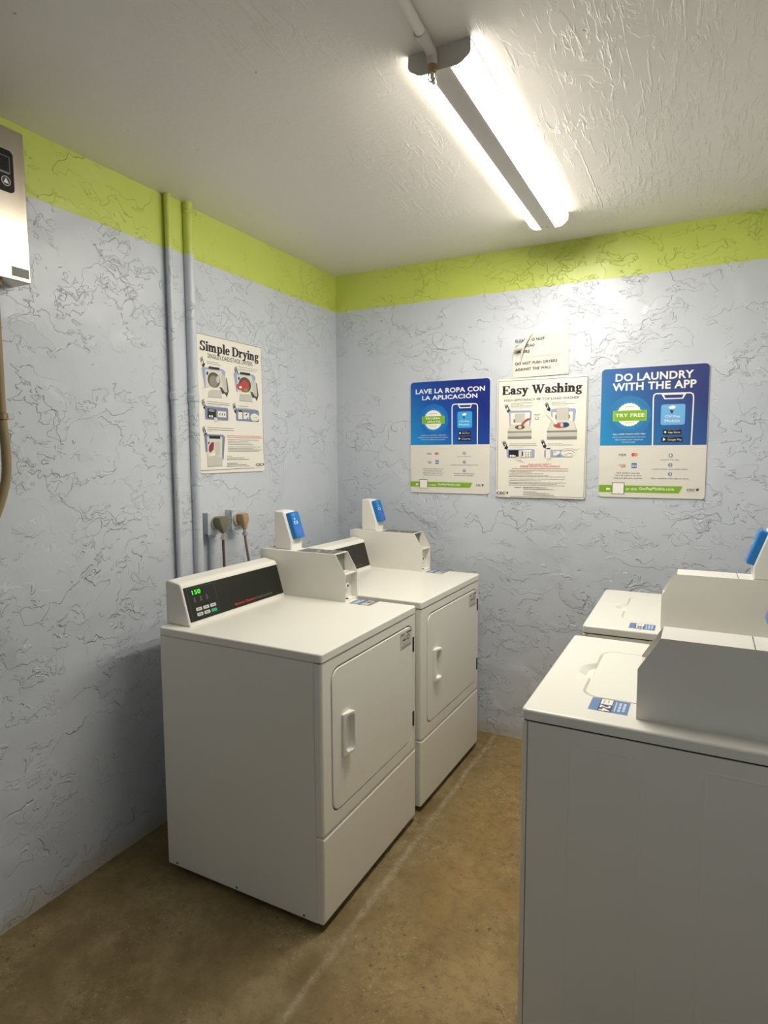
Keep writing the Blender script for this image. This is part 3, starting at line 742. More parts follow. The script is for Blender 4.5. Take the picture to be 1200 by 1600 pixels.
PRINT['dry'] = [
 ('part','border_line'),
 ('L','dark',2.4,[(383.0,17.4),(3.9,12.7),(3.7,606.2),(452.6,606.5),(454.6,51.5)]),
 ('part','title_lettering'),
 ('S','black','Simple Drying',21.3,537.5,431.1,577.9),
 ('part','subtitle_lettering'),
 ('T','dark','SINGLE-LOAD/STACK DRYERS',68.3,508.3,381.1,528.2,0.8),
 ('part','step_picture'),
 ('P','grey',[(19.6,500.6),(35.8,511.6),(37.9,499.5),(22.4,490.4)]),
 ('P','black',[(22.4,490.4),(37.9,499.5),(43.8,482.4),(51.7,481.6),(42.9,462.7),(28.7,471.7),(31.5,473.8)]),
 ('T','white','1',29.0,477.1,37.6,492.3,1),
 ('P','grey',[(244.4,484.8),(262.7,496.4),(265.2,483.4),(247.6,473.8)]),
 ('P','black',[(247.6,473.8),(265.2,483.4),(272.0,465.2),(281.0,464.3),(271.2,444.2),(255.0,453.8),(258.1,456.1)]),
 ('T','white','2',255.3,459.6,264.9,475.8,1),
 ('P','grey',[(20.4,318.4),(36.8,328.6),(38.9,316.2),(23.3,307.8)]),
 ('P','black',[(23.3,307.8),(38.9,316.2),(44.8,298.6),(52.8,297.4),(43.9,278.6),(29.7,288.5),(32.4,290.5)]),
 ('T','white','3',29.9,293.9,38.6,309.0,1),
 ('P','grey',[(225.7,314.6),(244.0,325.5),(246.5,312.3),(229.0,303.4)]),
 ('P','black',[(229.0,303.4),(246.5,312.3),(253.2,293.6),(262.2,292.3),(252.4,272.5),(236.3,282.9),(239.4,285.1)]),
 ('T','white','4',236.6,288.7,246.2,304.6,1),
 ('P','grey',[(19.0,200.3),(35.5,210.1),(37.6,197.5),(21.9,189.6)]),
 ('P','black',[(21.9,189.6),(37.6,197.5),(43.5,179.5),(51.6,178.0),(42.6,159.4),(28.3,169.9),(31.1,171.8)]),
 ('T','white','5',28.6,175.3,37.3,190.2,1),
 ('D','dark',62.2,492.8,137.6,1.8),
 ('D','dark',61.9,485.1,154.8,1.8),
 ('D','dark',275.4,495.1,420.1,1.8),
 ('D','dark',275.0,485.5,411.8,1.8),
 ('D','grey',274.7,478.4,371.5,1.4),
 ('D','dark',56.4,318.0,205.3,1.8),
 ('D','dark',56.1,309.8,208.6,2.2),
 ('D','grey',55.7,302.1,147.0,1.4),
 ('D','dark',268.3,311.9,341.6,1.8),
 ('D','dark',267.9,302.3,397.2,1.8),
 ('D','dark',54.1,203.7,230.3,1.8),
 ('D','dark',53.6,194.6,230.0,2.2),
 ('D','grey',53.3,187.3,82.7,1.4),
 ('part','dryer_picture'),
 ('P','periwinkle',[(27.7,463.1),(47.7,465.5),(164.7,470.3),(182.1,460.7),(175.8,395.0),(44.3,377.0)]),
 ('P','paper2',[(50.6,456.9),(157.2,460.2),(161.1,384.3),(50.4,378.4)]),
 ('P','black',[(72.7,472.1),(143.7,473.8),(143.2,463.2),(72.3,461.7)]),
 ('P','black',[(58.2,447.5),(69.0,447.8),(67.0,434.1),(57.6,434.0)]),
 ('C','darkolive',104.3,415.5,40.8,33.9,24),
 ('C','midgrey',102.7,409.8,28.0,25.7,24),
 ('C','lightgrey',130.9,420.1,11.3,15.7,24),
 ('P','lightgrey',[(149.1,436.2),(163.7,447.1),(188.2,433.5),(198.6,369.0),(188.3,347.0),(166.1,384.8)]),
 ('P','dark',[(185.3,433.2),(192.4,429.3),(201.7,374.0),(188.2,344.7),(171.1,366.6),(192.8,368.5)]),
 ('P','dark',[(140.7,387.0),(157.6,386.3),(179.5,361.7),(156.5,358.8)]),
 ('P','lightgrey',[(66.9,371.0),(150.0,374.0),(154.3,341.0),(62.0,337.9)]),
 ('L','midgrey',1.6,[(62.0,337.9),(154.3,340.0)]),
 ('P','paper',[(30.1,369.8),(88.0,386.5),(80.3,367.7),(35.8,349.2)]),
 ('L','grey',1,[(23.5,371.4),(88.0,386.5)]),
 ('part','dryer_picture'),
 ('P','periwinkle',[(239.5,462.4),(260.4,464.7),(382.7,469.2),(401.0,459.5),(394.9,393.3),(257.6,375.5)]),
 ('P','paper2',[(263.5,456.1),(374.9,459.1),(379.6,382.6),(263.9,377.0)]),
 ('P','black',[(286.5,471.3),(360.7,472.8),(360.3,462.1),(286.1,460.8)]),
 ('P','black',[(271.5,446.6),(282.8,446.9),(280.8,433.1),(271.0,432.9)]),
 ('C','darkolive',320.0,414.2,45.8,36.0,24),
 ('C','rose',318.2,408.2,31.5,27.2,24),
 ('C','oliveg',323.8,390.3,18.9,8.8,24),
 ('P','lightgrey',[(366.7,435.0),(381.8,445.8),(407.5,432.1),(418.9,367.2),(408.2,345.0),(384.8,383.1)]),
 ('P','dark',[(404.5,431.8),(411.9,427.8),(422.1,372.2),(408.2,342.7),(390.1,364.8),(412.8,366.7)]),
 ('P','dark',[(358.2,385.4),(375.9,384.6),(399.0,359.9),(374.9,357.0)]),
 ('P','lightgrey',[(281.2,369.4),(368.1,372.3),(372.8,339.0),(276.4,336.1)]),
 ('L','midgrey',1.6,[(276.4,336.1),(372.8,338.1)]),
 ('C','rose',286.2,401.8,29.4,16.4,24),
 ('C','paper',286.1,399.8,10.8,5.8,24),
 ('P','rose',[(290.5,396.4),(310.4,394.4),(298.9,375.0)]),
 ('part','controls_picture'),
 ('R','slate',40.8,238.6,193.5,297.1,8),
 ('R','black',55.9,245.3,111.2,286.8,0),
 ('C','midgrey',83.3,279.4,20.8,6.4,24),
 ('R','rose',66.8,247.3,75.5,258.8,0),
 ('R','white',65.6,249.1,75.5,257.9,0),
 ('R','white',79.9,249.0,89.9,257.8,0),
 ('R','paper',122.3,252.4,179.0,279.2,0),
 ('R','dark',133.9,260.5,140.0,270.2,0),
 ('R','dark',149.5,260.5,155.6,270.2,0),
 ('R','dark',165.2,260.5,171.4,270.3,0),
 ('P','paper2',[(95.8,249.9),(116.6,248.8),(129.8,231.0),(101.7,227.2)]),
 ('part','controls_picture'),
 ('R','slate',249.7,242.1,419.8,298.8,8),
 ('R','paper',263.6,250.0,293.9,283.3,0),
 ('R','black',269.4,283.2,292.6,291.4,0),
 ('R','paper',301.9,252.2,345.3,283.1,0),
 ('P','black',[(310.3,269.7),(332.6,280.9),(329.1,270.8)]),
 ('P','steelblue',[(306.3,245.1),(339.8,264.1),(339.1,245.4)]),
 ('C','paper',387.7,264.4,32.7,21.0,24),
 ('L','dark',2.2,[(364.1,277.9),(388.4,284.4),(414.1,276.0)]),
 ('L','midgrey',1.6,[(371.6,263.5),(407.9,263.1)]),
 ('L','dark',2,[(379.0,247.5),(407.3,245.5)]),
 ('part','dryer_picture'),
 ('P','slate',[(32.3,168.2),(44.6,173.2),(152.3,173.5),(166.3,164.5),(152.6,60.1),(140.4,60.0),(148.3,163.9),(47.6,164.2),(49.2,95.4),(37.8,96.2)]),
 ('P','paper2',[(48.2,164.2),(148.3,163.0),(142.7,64.8),(48.0,68.7)]),
 ('R','black',61.4,154.1,134.2,167.2,0),
 ('P','dark',[(51.1,137.7),(66.9,140.5),(56.0,126.4)]),
 ('P','rose2',[(59.2,121.8),(77.1,138.4),(92.3,138.9),(88.1,106.3),(64.7,91.0),(56.2,100.1)]),
 ('P','lightgrey',[(97.9,139.0),(129.6,142.2),(129.2,83.5),(98.1,64.4)]),
 ('P','paper',[(48.7,82.5),(95.9,92.4),(102.5,83.2),(57.1,73.4)]),
 ('L','midgrey',1.4,[(48.5,77.9),(95.1,73.8),(106.2,87.9)]),
 ('P','lightgrey',[(48.2,72.4),(145.9,71.9),(142.8,32.5),(47.7,30.9)]),
 ('L','midgrey',1.6,[(47.7,29.9),(142.8,31.6)]),
 ('part','warning_text'),
 ('D','red',181.0,170.7,433.7,2.2),
 ('D','red',180.7,163.1,441.7,2.2),
 ('part','small_print'),
 ('D','dark',187.5,152.0,412.4,1.6),
 ('D','dark',187.2,144.3,335.5,1.6),
 ('D','dark',187.0,137.7,351.1,1.6),
 ('D','dark',186.7,130.0,370.9,1.6),
 ('D','dark',186.2,119.5,423.7,1.6),
 ('D','dark',185.9,111.9,374.3,1.6),
 ('D','dark',185.6,105.2,438.1,1.6),
 ('D','dark',185.4,98.5,413.0,1.6),
 ('D','dark',177.1,75.5,210.2,1.8),
 ('D','dark',176.8,67.9,299.7,1.8),
 ('D','dark',176.5,60.2,336.3,1.8),
 ('D','dark',175.8,43.0,250.2,1.8),
 ('D','dark',175.5,36.3,317.2,1.8),
 ('D','dark',175.2,28.7,339.1,1.8),
 ('part','company_logo'),
 ('T','dark','CSC',387.4,26.0,439.1,39.2,1.8),
 ('P','dark',[(444.1,38.2),(454.2,39.2),(451.3,28.9),(446.3,27.9)]),
 ('D','grey',388.8,18.9,445.1,1.2),
]
# ------------------------------------------------------------------ the room
XR, YF = 2.42, -3.7
struct('floor', box(BM(), -0.15, XR + 0.15, YF - 0.15, 0.15, -0.12, 0.0), FLOOR)
struct('ceiling', box(BM(), -0.15, XR + 0.15, YF - 0.15, 0.15, H, H + 0.12), CEIL)
struct('wall_left', box(BM(), -0.15, 0.0, YF, 0.0, 0, H), WALL)
struct('wall_back', box(BM(), -0.15, XR + 0.15, 0.0, 0.15, 0, H), WALL)
struct('wall_right', box(BM(), XR, XR + 0.15, YF, 0.0, 0, H), WALL)
struct('wall_front', prism(BM(), 'y', [(-0.15, 0), (1.41, 0), (1.41, 2.05), (2.36, 2.05), (2.36, 0), (XR + 0.15, 0), (XR + 0.15, H), (-0.15, H)], YF - 0.15, YF), WALL)  # doorway behind the camera is added, letting fill daylight onto the machines

# plaster fill between the two painted pipes
bm = BM(); lp = []
for k in range(30):
    z = 0.0 + (H - 0.0) * k / 29; a = 0.003 * math.sin(k * 1.7); b = 0.004 * math.sin(k * 2.3 + 1)
    lp.append([(0.0, -1.285, z), (0.011 + a * 0.6, -1.280, z), (0.013 + b * 0.5, -1.255 + a, z), (0.012 - a * 0.5, -1.228 + b, z), (0.010, -1.205, z), (0.0, -1.200, z)])
o = struct('trim_1', loft(bm, lp), WALL, 50)

def wall_pipe(y, r, x, label):
    t = thing('wall_pipe', label, 'pipe', (0, y, 0), 0)
    obj('pipe', tube(BM(), [(x, 0, 0.0), (x, 0, H)], r, 20), WALL, t)
    obj('coupling', tube(BM(), [(x, 0, 1.745), (x, 0, 1.75), (x, 0, 1.775), (x, 0, 1.78)], [r, r + 0.004, r + 0.004, r], 20), WALL, t)
    return t
wall_pipe(-1.294, 0.013, 0.020, 'thin painted pipe on the left wall, the one farther from the drying poster')
wall_pipe(-1.188, 0.021, 0.022, 'painted pipe on the left wall right beside the drying poster')

# ------------------------------------------------------------------ lamp
def ceiling_lamp():
    XC, Y0, Y1 = 1.3025, -1.620, -0.3633; K = 1.03
    t = thing('ceiling_lamp', 'lit twin-strip fluorescent ceiling lamp with a grey spine between two white lenses', 'lamp', (XC, (Y0 + Y1) / 2, H))
    y0, y1 = Y0 - (Y0 + Y1) / 2, Y1 - (Y0 + Y1) / 2; z = lambda v: (v - 2.52) * K
    q = lambda pts: [(a * K, z(b)) for a, b in pts]
    obj('spine', prism(BM(), 'y', q([(-0.030, 2.468), (0.030, 2.468), (0.0302, 2.52), (-0.0302, 2.52)]), y0 + 0.004, y1 - 0.004), LAMPWHITE, t)
    obj('back_plate', box(BM(), -0.0825, 0.0825, y0 + 0.002, y1 - 0.002, -0.003, -0.0005), LAMPWHITE, t)  # unseen plate added to stop lens light going up to the ceiling
    for s in (-1, 1):
        pts = [(0.0305, 2.5165), (0.0305, 2.467), (0.045, 2.4675), (0.058, 2.4715), (0.070, 2.478), (0.077, 2.486), (0.0795, 2.496), (0.080, 2.510), (0.080, 2.5165)]
        ln = obj('lens', prism(BM(), 'y', [(s * a, b) for a, b in q(pts)], y0 + 0.004, y1 - 0.004), [LENS, LENSRIM], t, 60)
        for f in ln.data.polygons:
            if f.center.z > z(2.480): f.material_index = 1
    for a, b in ((y0, y0 + 0.004), (y1 - 0.004, y1)):
        prof = [(-0.082, 2.5199), (-0.083, 2.492), (-0.079, 2.484), (-0.060, 2.470), (-0.046, 2.4655), (-0.030, 2.4655), (0.030, 2.4655), (0.046, 2.4655), (0.060, 2.470), (0.079, 2.484), (0.083, 2.492), (0.082, 2.5199)]
        obj('end_cap', prism(BM(), 'y', q(prof), a, b), LAMPWHITE, t)
    obj('screw', screw(BM(), (0, y1 - 0.012, z(2.468) - 0.003), 'z', 0.006, 0.003), CHROME, t)
ceiling_lamp()
# surface conduit that feeds the lamp, and its metal connector
t = thing('ceiling_conduit', 'white painted conduit on the ceiling ending in a brass connector at the lamp', 'conduit', (1.291, -1.635, H))
pth = [(0.150, YF + 1.64, -0.013), (0.042, -0.6, -0.013), (0.002, -0.075, -0.013)]
obj('pipe', tube(BM(), pth, 0.0125, 14), CEIL, t)
obj('coupling', tube(BM(), [(0, -0.080, -0.013), (0, -0.078, -0.013), (0, -0.045, -0.014), (0, -0.043, -0.014)], [0.0125, 0.0155, 0.0155, 0.0125], 14), LAMPWHITE, t)
obj('elbow', tube(BM(), smooth_path([(0, -0.045, -0.014), (0, -0.016, -0.018), (0.001, -0.002, -0.028), (0.001, 0.000, -0.050)], 6), 0.0135, 14), LAMPWHITE, t)
obj('lock_nut', tube(BM(), [(0.001, 0, -0.046), (0.001, 0, -0.048), (0.001, 0, -0.066), (0.001, 0.0, -0.068)], [0.008, 0.0125, 0.0115, 0.008], 8), mat('brass', (0.35, 0.24, 0.12), 0.35, 1.0), t, 20)
bm = BM(); tube(bm, smooth_path([(-0.008, 0, -0.064), (-0.010, 0.000, -0.080), (0.0, 0.004, -0.088), (0.010, 0.000, -0.080), (0.009, 0, -0.064)], 5), 0.0022, 8)
tube(bm, smooth_path([(0.001, 0.0, -0.066), (0.001, 0.004, -0.080), (0.001, 0.014, -0.086)], 5), 0.0065, 10)
obj('cable_clamp', bm, CHROME, t)

# ------------------------------------------------------------------ dryers
def console(t, y0, y1, xf=-0.585, xb=-0.700, z0=0.914, display=None, numbered=True):
    """sloped control housing with black fascia; returns nothing"""
    # profile in (x, z): sloped face, rounded top, flat back
    X = lambda dz: xf - dz * 0.040 / 0.141
    prof = [(xb, z0), (xf, z0), (X(0.004), z0 + 0.004), (X(0.137), z0 + 0.137), (X(0.145) - 0.001, z0 + 0.145), (X(0.150) - 0.006, z0 + 0.1505), (X(0.152) - 0.016, z0 + 0.153), (xb + 0.012, z0 + 0.160), (xb + 0.003, z0 + 0.157), (xb, z0 + 0.148)]
    obj('console_housing', prism(BM(), 'y', prof, y0, y1, e=0.003), WHITE, t)
    # fascia plane: local u along +y, v up the slope
    sl = Vector((-0.040, 0, 0.141)).normalized(); nrm = Vector((0.141, 0, 0.040)).normalized()
    M = Matrix(((0, -nrm.x, sl.x, xf), (1, 0, 0, y0), (0, -nrm.z, sl.z, z0), (0, 0, 0, 1)))   # columns u, -normal, v
    # lighter surround
    bm = BM(); Lm = (y1 - y0) * 1000
    pts = rr(0.008, (y1 - y0) - 0.006, 0.0135, 0.1395, 0.003, 2)
    loft(bm, [[M @ Vector((a, 0.001, b)) for a, b in pts], [M @ Vector((a, -0.0012, b)) for a, b in pts]])
    obj('fascia', bm, FACE, t)
    P = Print(M, step=0.03); P.z = 1.3
    ops = [('part', 'keypad_print'), ('L', 'dim', 1.2, [(22, 24), (22, 133), (161, 133), (161, 24), (22, 24), (24, 24)])]
    for i in range(3): ops.append(('C', 'dim', 50 + i * 31, 94, 5, 5, 10)); ops.append(('P', 'dim', [(43 + i * 31, 80), (57 + i * 31, 80), (53 + i * 31, 90), (47 + i * 31, 90)]))
    if display: ops += [('part', 'display'), ('T', 'ledgreen', display, 45, 108, 86, 124, 0.6)]
    ops += [('part', 'brand_lettering'), ('T', 'textred', 'Speed Queen', 245, 22, 368, 34, 1.3), ('T', 'textgrey', 'Commercial Dryer', 373, 22, 478, 33, 0.2)]
    P.run(ops, t, 9999, 9999)
    for r in range(2):
        for c in range(3):
            u0 = 45 + c * 36; v0 = 47 - r * 19; g = (r == 1 and c == 2)
            bm = BM(); pts = rr(u0 / 1000, (u0 + 29) / 1000, v0 / 1000, (v0 + 12) / 1000, 0.003, 2)
            loft(bm, [[M @ Vector((a, -0.0010, b)) for a, b in pts], [M @ Vector((a, -0.0026, b)) for a, b in pts]])
            b_ = obj('button', bm, ink('keygreen') if g else ink('keygrey'), t)
            if not g:
                P2 = Print(M, step=0.03); P2.z = 2.7; P2.run([('part', 'button_print'), ('R', 'textgrey', u0 + 7, v0 + 4, u0 + 22, v0 + 8, 0)], b_, 9999, 9999)
            else: b_['label'] = 'green start button'

def meter(t, ya, yb, xf, xb, z0=0.914, key=True, joint=None):
    """sheet steel coin-meter sleeve: open slanted front with a shelf, top plate"""
    zs, zt, xs = z0 + 0.119, z0 + 0.197, xf - 0.046; k = 0.0018
    side = [(xb, z0), (xf, z0), (xf, zs), (xs, zt), (xb, zt)]
    for y in (ya, yb - k): obj('meter_side', prism(BM(), 'y', side, y, y + k), METER, t)
    obj('meter_top', box(BM(), xb, xs, ya + k, yb - k, zt - k, zt), METER, t)
    obj('meter_shelf', box(BM(), xf - 0.060, xf - 0.0005, ya + k, yb - k, zs - 0.006, zs - 0.003), METER, t)
    obj('meter_floor', box(BM(), xf - 0.070, xf, ya + k, yb - k, z0, z0 + 0.006), METER, t)
    bm = BM(); box(bm, xf - 0.032, xf - 0.028, ya + k, yb - k, z0, zs - 0.003)
    obj('meter_face', bm, METER, t)
    obj('meter_face', box(BM(), xs - 0.020, xs - 0.016, ya + k, yb - k, zs - 0.003, zt - k), mat('meter_recess_shade', (0.20, 0.20, 0.17), 0.5), t, label='dark grey upper plate of the meter')  # dark base colour carries the shade inside the upper recess
    obj('meter_back', box(BM(), xb, xb + k, ya + k, yb - k, z0, zt - k), METER, t)
    if joint:
        bm = BM(); box(bm, joint - 0.0008, joint + 0.0008, ya + 0.001, yb - 0.001, zt, zt + 0.0004); obj('meter_seam', bm, DARKGAP, t)
    ym = (ya + yb) / 2
    lk = obj('lock', tube(BM(), [(xf - 0.029, ym, z0 + 0.060), (xf - 0.019, ym, z0 + 0.060), (xf - 0.017, ym, z0 + 0.060)], [0.013, 0.013, 0.011], 16), POD, t)
    obj('keyhole', tube(BM(), [(xf - 0.0172, ym, z0 + 0.060), (xf - 0.0165, ym, z0 + 0.060)], 0.006, 12), DARKGAP, lk)
    bm = BM(); tube(bm, [(xf - 0.016, ym - 0.01, z0 + 0.006), (xf - 0.016, ym - 0.01, z0 + 0.0085)], 0.007, 12); obj('meter_screw', bm, DARKGAP, t)
    # instruction plate on top
    if key:
        M = Matrix(((0, 0, -1, 0), (1, 0, 0, 0), (0, -1, 0, zt), (0, 0, 0, 1)))   # u=+y, v=-x
        bm = BM(); box(bm, xs - 0.200, xs - 0.012, ya + 0.010, yb - 0.008, zt, zt + 0.0010); pl = obj('instruction_plate', bm, mat('dark_plate', (0.10, 0.10, 0.085), 0.35), t)
        P = Print(M, step=0.03); P.z = 1.15; u0 = ya * 1000 + 14; v0 = -(xs - 0.012) * 1000
        for mk in (('R', 'lightgrey', u0, v0 + 88, u0 + 30, v0 + 96, 0), ('R', 'lightgrey', u0 + 36, v0 + 70, u0 + 60, v0 + 76, 0), ('R', 'grey', u0 + 4, v0 + 120, u0 + 66, v0 + 126, 0), ('C', 'lightgrey', u0 + 40, v0 + 104, 9, 7, 12), ('R', 'grey', u0 + 6, v0 + 30, u0 + 60, v0 + 42, 0), ('R', 'grey', u0 + 6, v0 + 150, u0 + 60, v0 + 158, 0)):
            P.run([('part', 'plate_mark'), mk], pl, 9999, 9999)
    return zt

def reader(t, ya, yb, xb, zt):
    """wedge pod with the blue card and phone reader on its slope"""
    prof = [(xb, zt), (xb + 0.090, zt), (xb + 0.092, zt + 0.040), (xb + 0.052, zt + 0.160), (xb + 0.046, zt + 0.166), (xb + 0.006, zt + 0.168), (xb, zt + 0.163)]
    obj('reader_pod', prism(BM(), 'y', prof, ya, yb, e=0.004), POD, t)
    bm = BM(); screw(bm, (xb + 0.0, ya, zt + 0.010), '-y', 0.003, 0.001); obj('pod_screw', bm, DARKGAP, t)
    A = Vector((xb + 0.0915, 0, zt + 0.040)); B = Vector((xb + 0.052, 0, zt + 0.160)); sl = (B - A).normalized(); nr = Vector((sl.z, 0, -sl.x))
    M = Matrix(((0, -nr.x, sl.x, A.x), (1, 0, 0, ya), (0, -nr.z, sl.z, A.z), (0, 0, 0, 1)))
    W_ = yb - ya; a0, a1 = 0.013, W_ - 0.005
    f = lambda ins, h, b0, b1, r=0.006: [M @ Vector((a, -h, b)) for a, b in rr(a0 + ins, a1 - ins, b0 + ins, b1 - ins, r - ins * 0.5, 3)]
    rd = obj('card_reader', loft(BM(), [f(0, -0.001, 0.004, 0.122), f(0, 0.020, 0.004, 0.122), f(0.003, 0.024, 0.004, 0.122)]), BLUE, t, label='bright blue card and phone reader')
    g = lambda h: [M @ Vector((a, -h, b)) for a, b in rr(a0 + 0.012, a1 - 0.010, 0.014, 0.058, 0.003, 2)]
    obj('screen', loft(BM(), [g(0.0241), g(0.0246)]), SCREEN, rd)
    P = Print(M, step=0.03); P.z = 24.3
    P.run([('part', 'reader_print'), ('T', 'stickerlight', 'CSC', 29, 105, 44, 112, 1), ('C', 'stickerlight', 34, 90, 5, 5, 12), ('R', 'stickerlight', 22, 66, 50, 80, 4), ('R', 'scr', 28, 69, 44, 77, 2)], rd, 9999, 9999)
INK['scr'] = srgb(40, 125, 200)

def sticker(t, x0, x1, y0, y1, z, number, dark=False):
    """number label on the top: u=+y, v=-x; v grows towards the back"""
    M = Matrix(((0, 0, -1, x0), (1, 0, 0, y0), (0, -1, 0, z), (0, 0, 0, 1)))
    Wd = (y1 - y0) * 1000; Hd = (x0 - x1) * 1000
    st = obj('number_sticker', box(BM(), x1, x0, y0, y1, z, z + 0.0002), ink('stickernavy') if dark else ink('stickerblue'), t)
    P = Print(M, step=0.02); P.z = 0.25
    s = Wd / 81; q = Hd / 89
    if dark:
        ops = [('part', 'sticker_print'), ('R', 'slate', 3 * s, 50 * q, 78 * s, 86 * q, 0), ('R', 'stickerlight', 7 * s, 60 * q, 74 * s, 66 * q, 0), ('R', 'stickerlight', 7 * s, 70 * q, 60 * s, 76 * q, 0), ('R', 'lightgrey', 5 * s, 12 * q, 40 * s, 44 * q, 0), ('T', 'white', number, 46 * s, 14 * q, 76 * s, 44 * q, 1.5), ('R', 'grey', 4 * s, 2 * q, 76 * s, 9 * q, 0)]
    else:
        ops = [('part', 'sticker_print'), ('R', 'stickernavy', 0, 21 * q, Wd, 52 * q, 0), ('R', 'white', 2 * s, 23 * q, 36 * s, 50 * q, 0), ('R', 'lightgrey', 6 * s, 28 * q, 32 * s, 32 * q, 0), ('R', 'lightgrey', 6 * s, 38 * q, 26 * s, 42 * q, 0),
               ('T', 'white', number, 41 * s, 24 * q, 78 * s, 49 * q, 1.5), ('R', 'stickerlight', 10 * s, 57 * q, 70 * s, 60 * q, 0)]
        for k, v0 in enumerate((65, 75)):
            for a, b in ((12, 30), (33, 50), (53, 68 - k * 4)): ops.append(('R', 'stickerlight', a * s, v0 * q, b * s, (v0 + 6) * q, 0))
    P.run(ops, st, 9999, 9999)

def make_dryer(label, loc, rz, display, number, Wd=0.694, D=0.689, z0=0.022):
    t = thing('dryer', label, 'dryer', loc, rz, 'coin dryers along the left wall')
    # cabinet behind the front panels
    obj('cabinet', rbox(BM(), 'z', -D, -0.027, 0.0, Wd, z0, 0.884, 0.004, 0.001, 0.001), WHITE, t)
    bm = BM(); box(bm, -D + 0.03, -0.04, 0.0 - 0.0006, 0.001, z0 + 0.020, z0 + 0.0215); obj('hem', bm, WHITE, t)
    for x in (-0.644, -0.362, -0.079): obj('screw', screw(BM(), (x, -0.0001, z0 + 0.010), '-y', 0.0042, 0.0016), mat('dull_screw', (0.18, 0.15, 0.12), 0.4, 0.8), t)
    # upper front panel with the door opening
    N = 4; Z1, Z0, R = 0.882, 0.318, 0.045
    hy0, hy1, hz0, hz1 = 0.056, 0.664, 0.364, 0.848
    lp = []
    hole = lambda ins, x: [(x, a, b) for a, b in rr(hy0 + ins, hy1 - ins, hz0 + ins, hz1 - ins, R, N)]
    out = lambda ins, x: [(x, a, b) for a, b in rr(ins, Wd - ins, Z0 + ins * 0.4, Z1 - ins * 0.4, 0.004, N)]
    lp = [hole(0, -0.014), hole(0, -0.0025), hole(-0.0025, 0.0)]
    for k in range(4): a = k / 3 * PI / 2; r = 0.012; lp.append(out(r * (1 - math.sin(a)), -r * (1 - math.cos(a))))
    lp.append(out(0, -0.0262))
    obj('upper_front_panel', loft(BM(), lp, False, False), WHITE, t)
    obj('door_recess', box(BM(), -0.0265, -0.014, 0.03, Wd - 0.03, 0.34, 0.87), DARKGAP, t)
    obj('lower_front_panel', rbox(BM(), 'x', 0.0, Wd, z0, 0.312, -0.0262, 0.0, 0.004, 0.0, 0.010, 4), WHITE, t)
    obj('panel_gasket', box(BM(), -0.024, -0.004, 0.004, Wd - 0.004, 0.312, 0.318), mat('pale_gasket', (0.75, 0.73, 0.66), 0.4), t)
    # door, set in the opening with a gap
    dr = obj('door', rbox(BM(), 'x', hy0 + 0.0048, hy1 - 0.0048, hz0 + 0.0048, hz1 - 0.0048, -0.0125, 0.0015, R - 0.0048, 0.0, 0.003, N), WHITE, t)
    # pull handle: raised frame around a scoop
    bm = BM(); y0, y1, za, zb = 0.116, 0.170, 0.536, 0.680
    L = lambda i, x, dy=0.0: [(x, a + dy, b) for a, b in rr(y0 + i, y1 - i, za + i, zb - i, 0.004, 3)]
    tilt = lambda i, xa, xc: [(xa + (xc - xa) * (a - y0) / (y1 - y0), a, b) for a, b in rr(y0 + i, y1 - i, za + i, zb - i, 0.004, 3)]
    inner = lambda i, xa, xc: [(xa + (xc - xa) * (a - y0) / (y1 - y0), a, b) for a, b in rr(y0 + 0.014 + i, y1 - 0.004 - i, za + 0.012 + i, zb - 0.010 - i, 0.010 - i * 0.3, 3)]
    loft(bm, [L(0, 0.001), tilt(0, 0.006, 0.020), tilt(0.002, 0.008, 0.022), inner(-0.001, 0.008, 0.022), inner(0.003, 0.003, 0.003)], True, True)
    obj('door_handle', bm, POD, dr)
    for zc in (0.760, 0.450): obj('hinge', rbox(BM(), 'x', hy1 + 0.001, hy1 + 0.009, zc - 0.031, zc + 0.031, -0.003, 0.003, 0.002, 0, 0.001, 2), DARKGAP, t, label='dark hinge slot')
    # warning label on the door's top corner
    lb = obj('door_label', box(BM(), 0.0015, 0.0019, 0.549, 0.647, 0.768, 0.832), mat('label_paper', (0.60, 0.58, 0.52), 0.4), dr)
    M = Matrix(((0, -1, 0, 0.0019), (1, 0, 0, 0.549), (0, 0, 1, 0.768), (0, 0, 0, 1)))
    P = Print(M, step=0.02); P.z = 0.1
    P.run([('part', 'label_print'), ('L', 'midgrey', 1.4, [(1, 1), (97, 1), (97, 63), (1, 63), (1, 1), (3, 1)]), ('R', 'midgrey', 5, 52, 20, 60, 0), ('R', 'dark', 20, 54, 34, 59, 0), ('R', 'black', 55, 55, 95, 60, 0), ('R', 'dark', 20, 30, 50, 37, 0), ('C', 'dark', 70, 38, 13, 11, 16), ('C', 'lightgrey', 70, 38, 8, 7, 16), ('L', 'midgrey', 1.5, [(22, 44), (50, 46), (60, 46)]), ('L', 'midgrey', 1.5, [(26, 22), (34, 16), (64, 18), (66, 26)]), ('R', 'grey', 10, 8, 94, 10, 0), ('R', 'grey', 14, 4, 94, 6, 0)], lb, 9999, 9999)
    # lid
    obj('top_panel', rbox(BM(), 'z', -D - 0.002, 0.0015, -0.0015, Wd + 0.0015, 0.886, 0.914, 0.012, 0.001, 0.006, 5), WHITE, t)
    obj('lid_gap', box(BM(), -D + 0.004, -0.006, 0.004, Wd - 0.004, 0.882, 0.887), DARKGAP, t)
    console(t, 0.045, 0.602, display=display)
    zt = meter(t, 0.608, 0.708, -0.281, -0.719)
    reader(t, 0.634, 0.716, -0.660, zt)
    sticker(t, -0.165, -0.262, 0.604, 0.690, 0.914, number, dark=True)
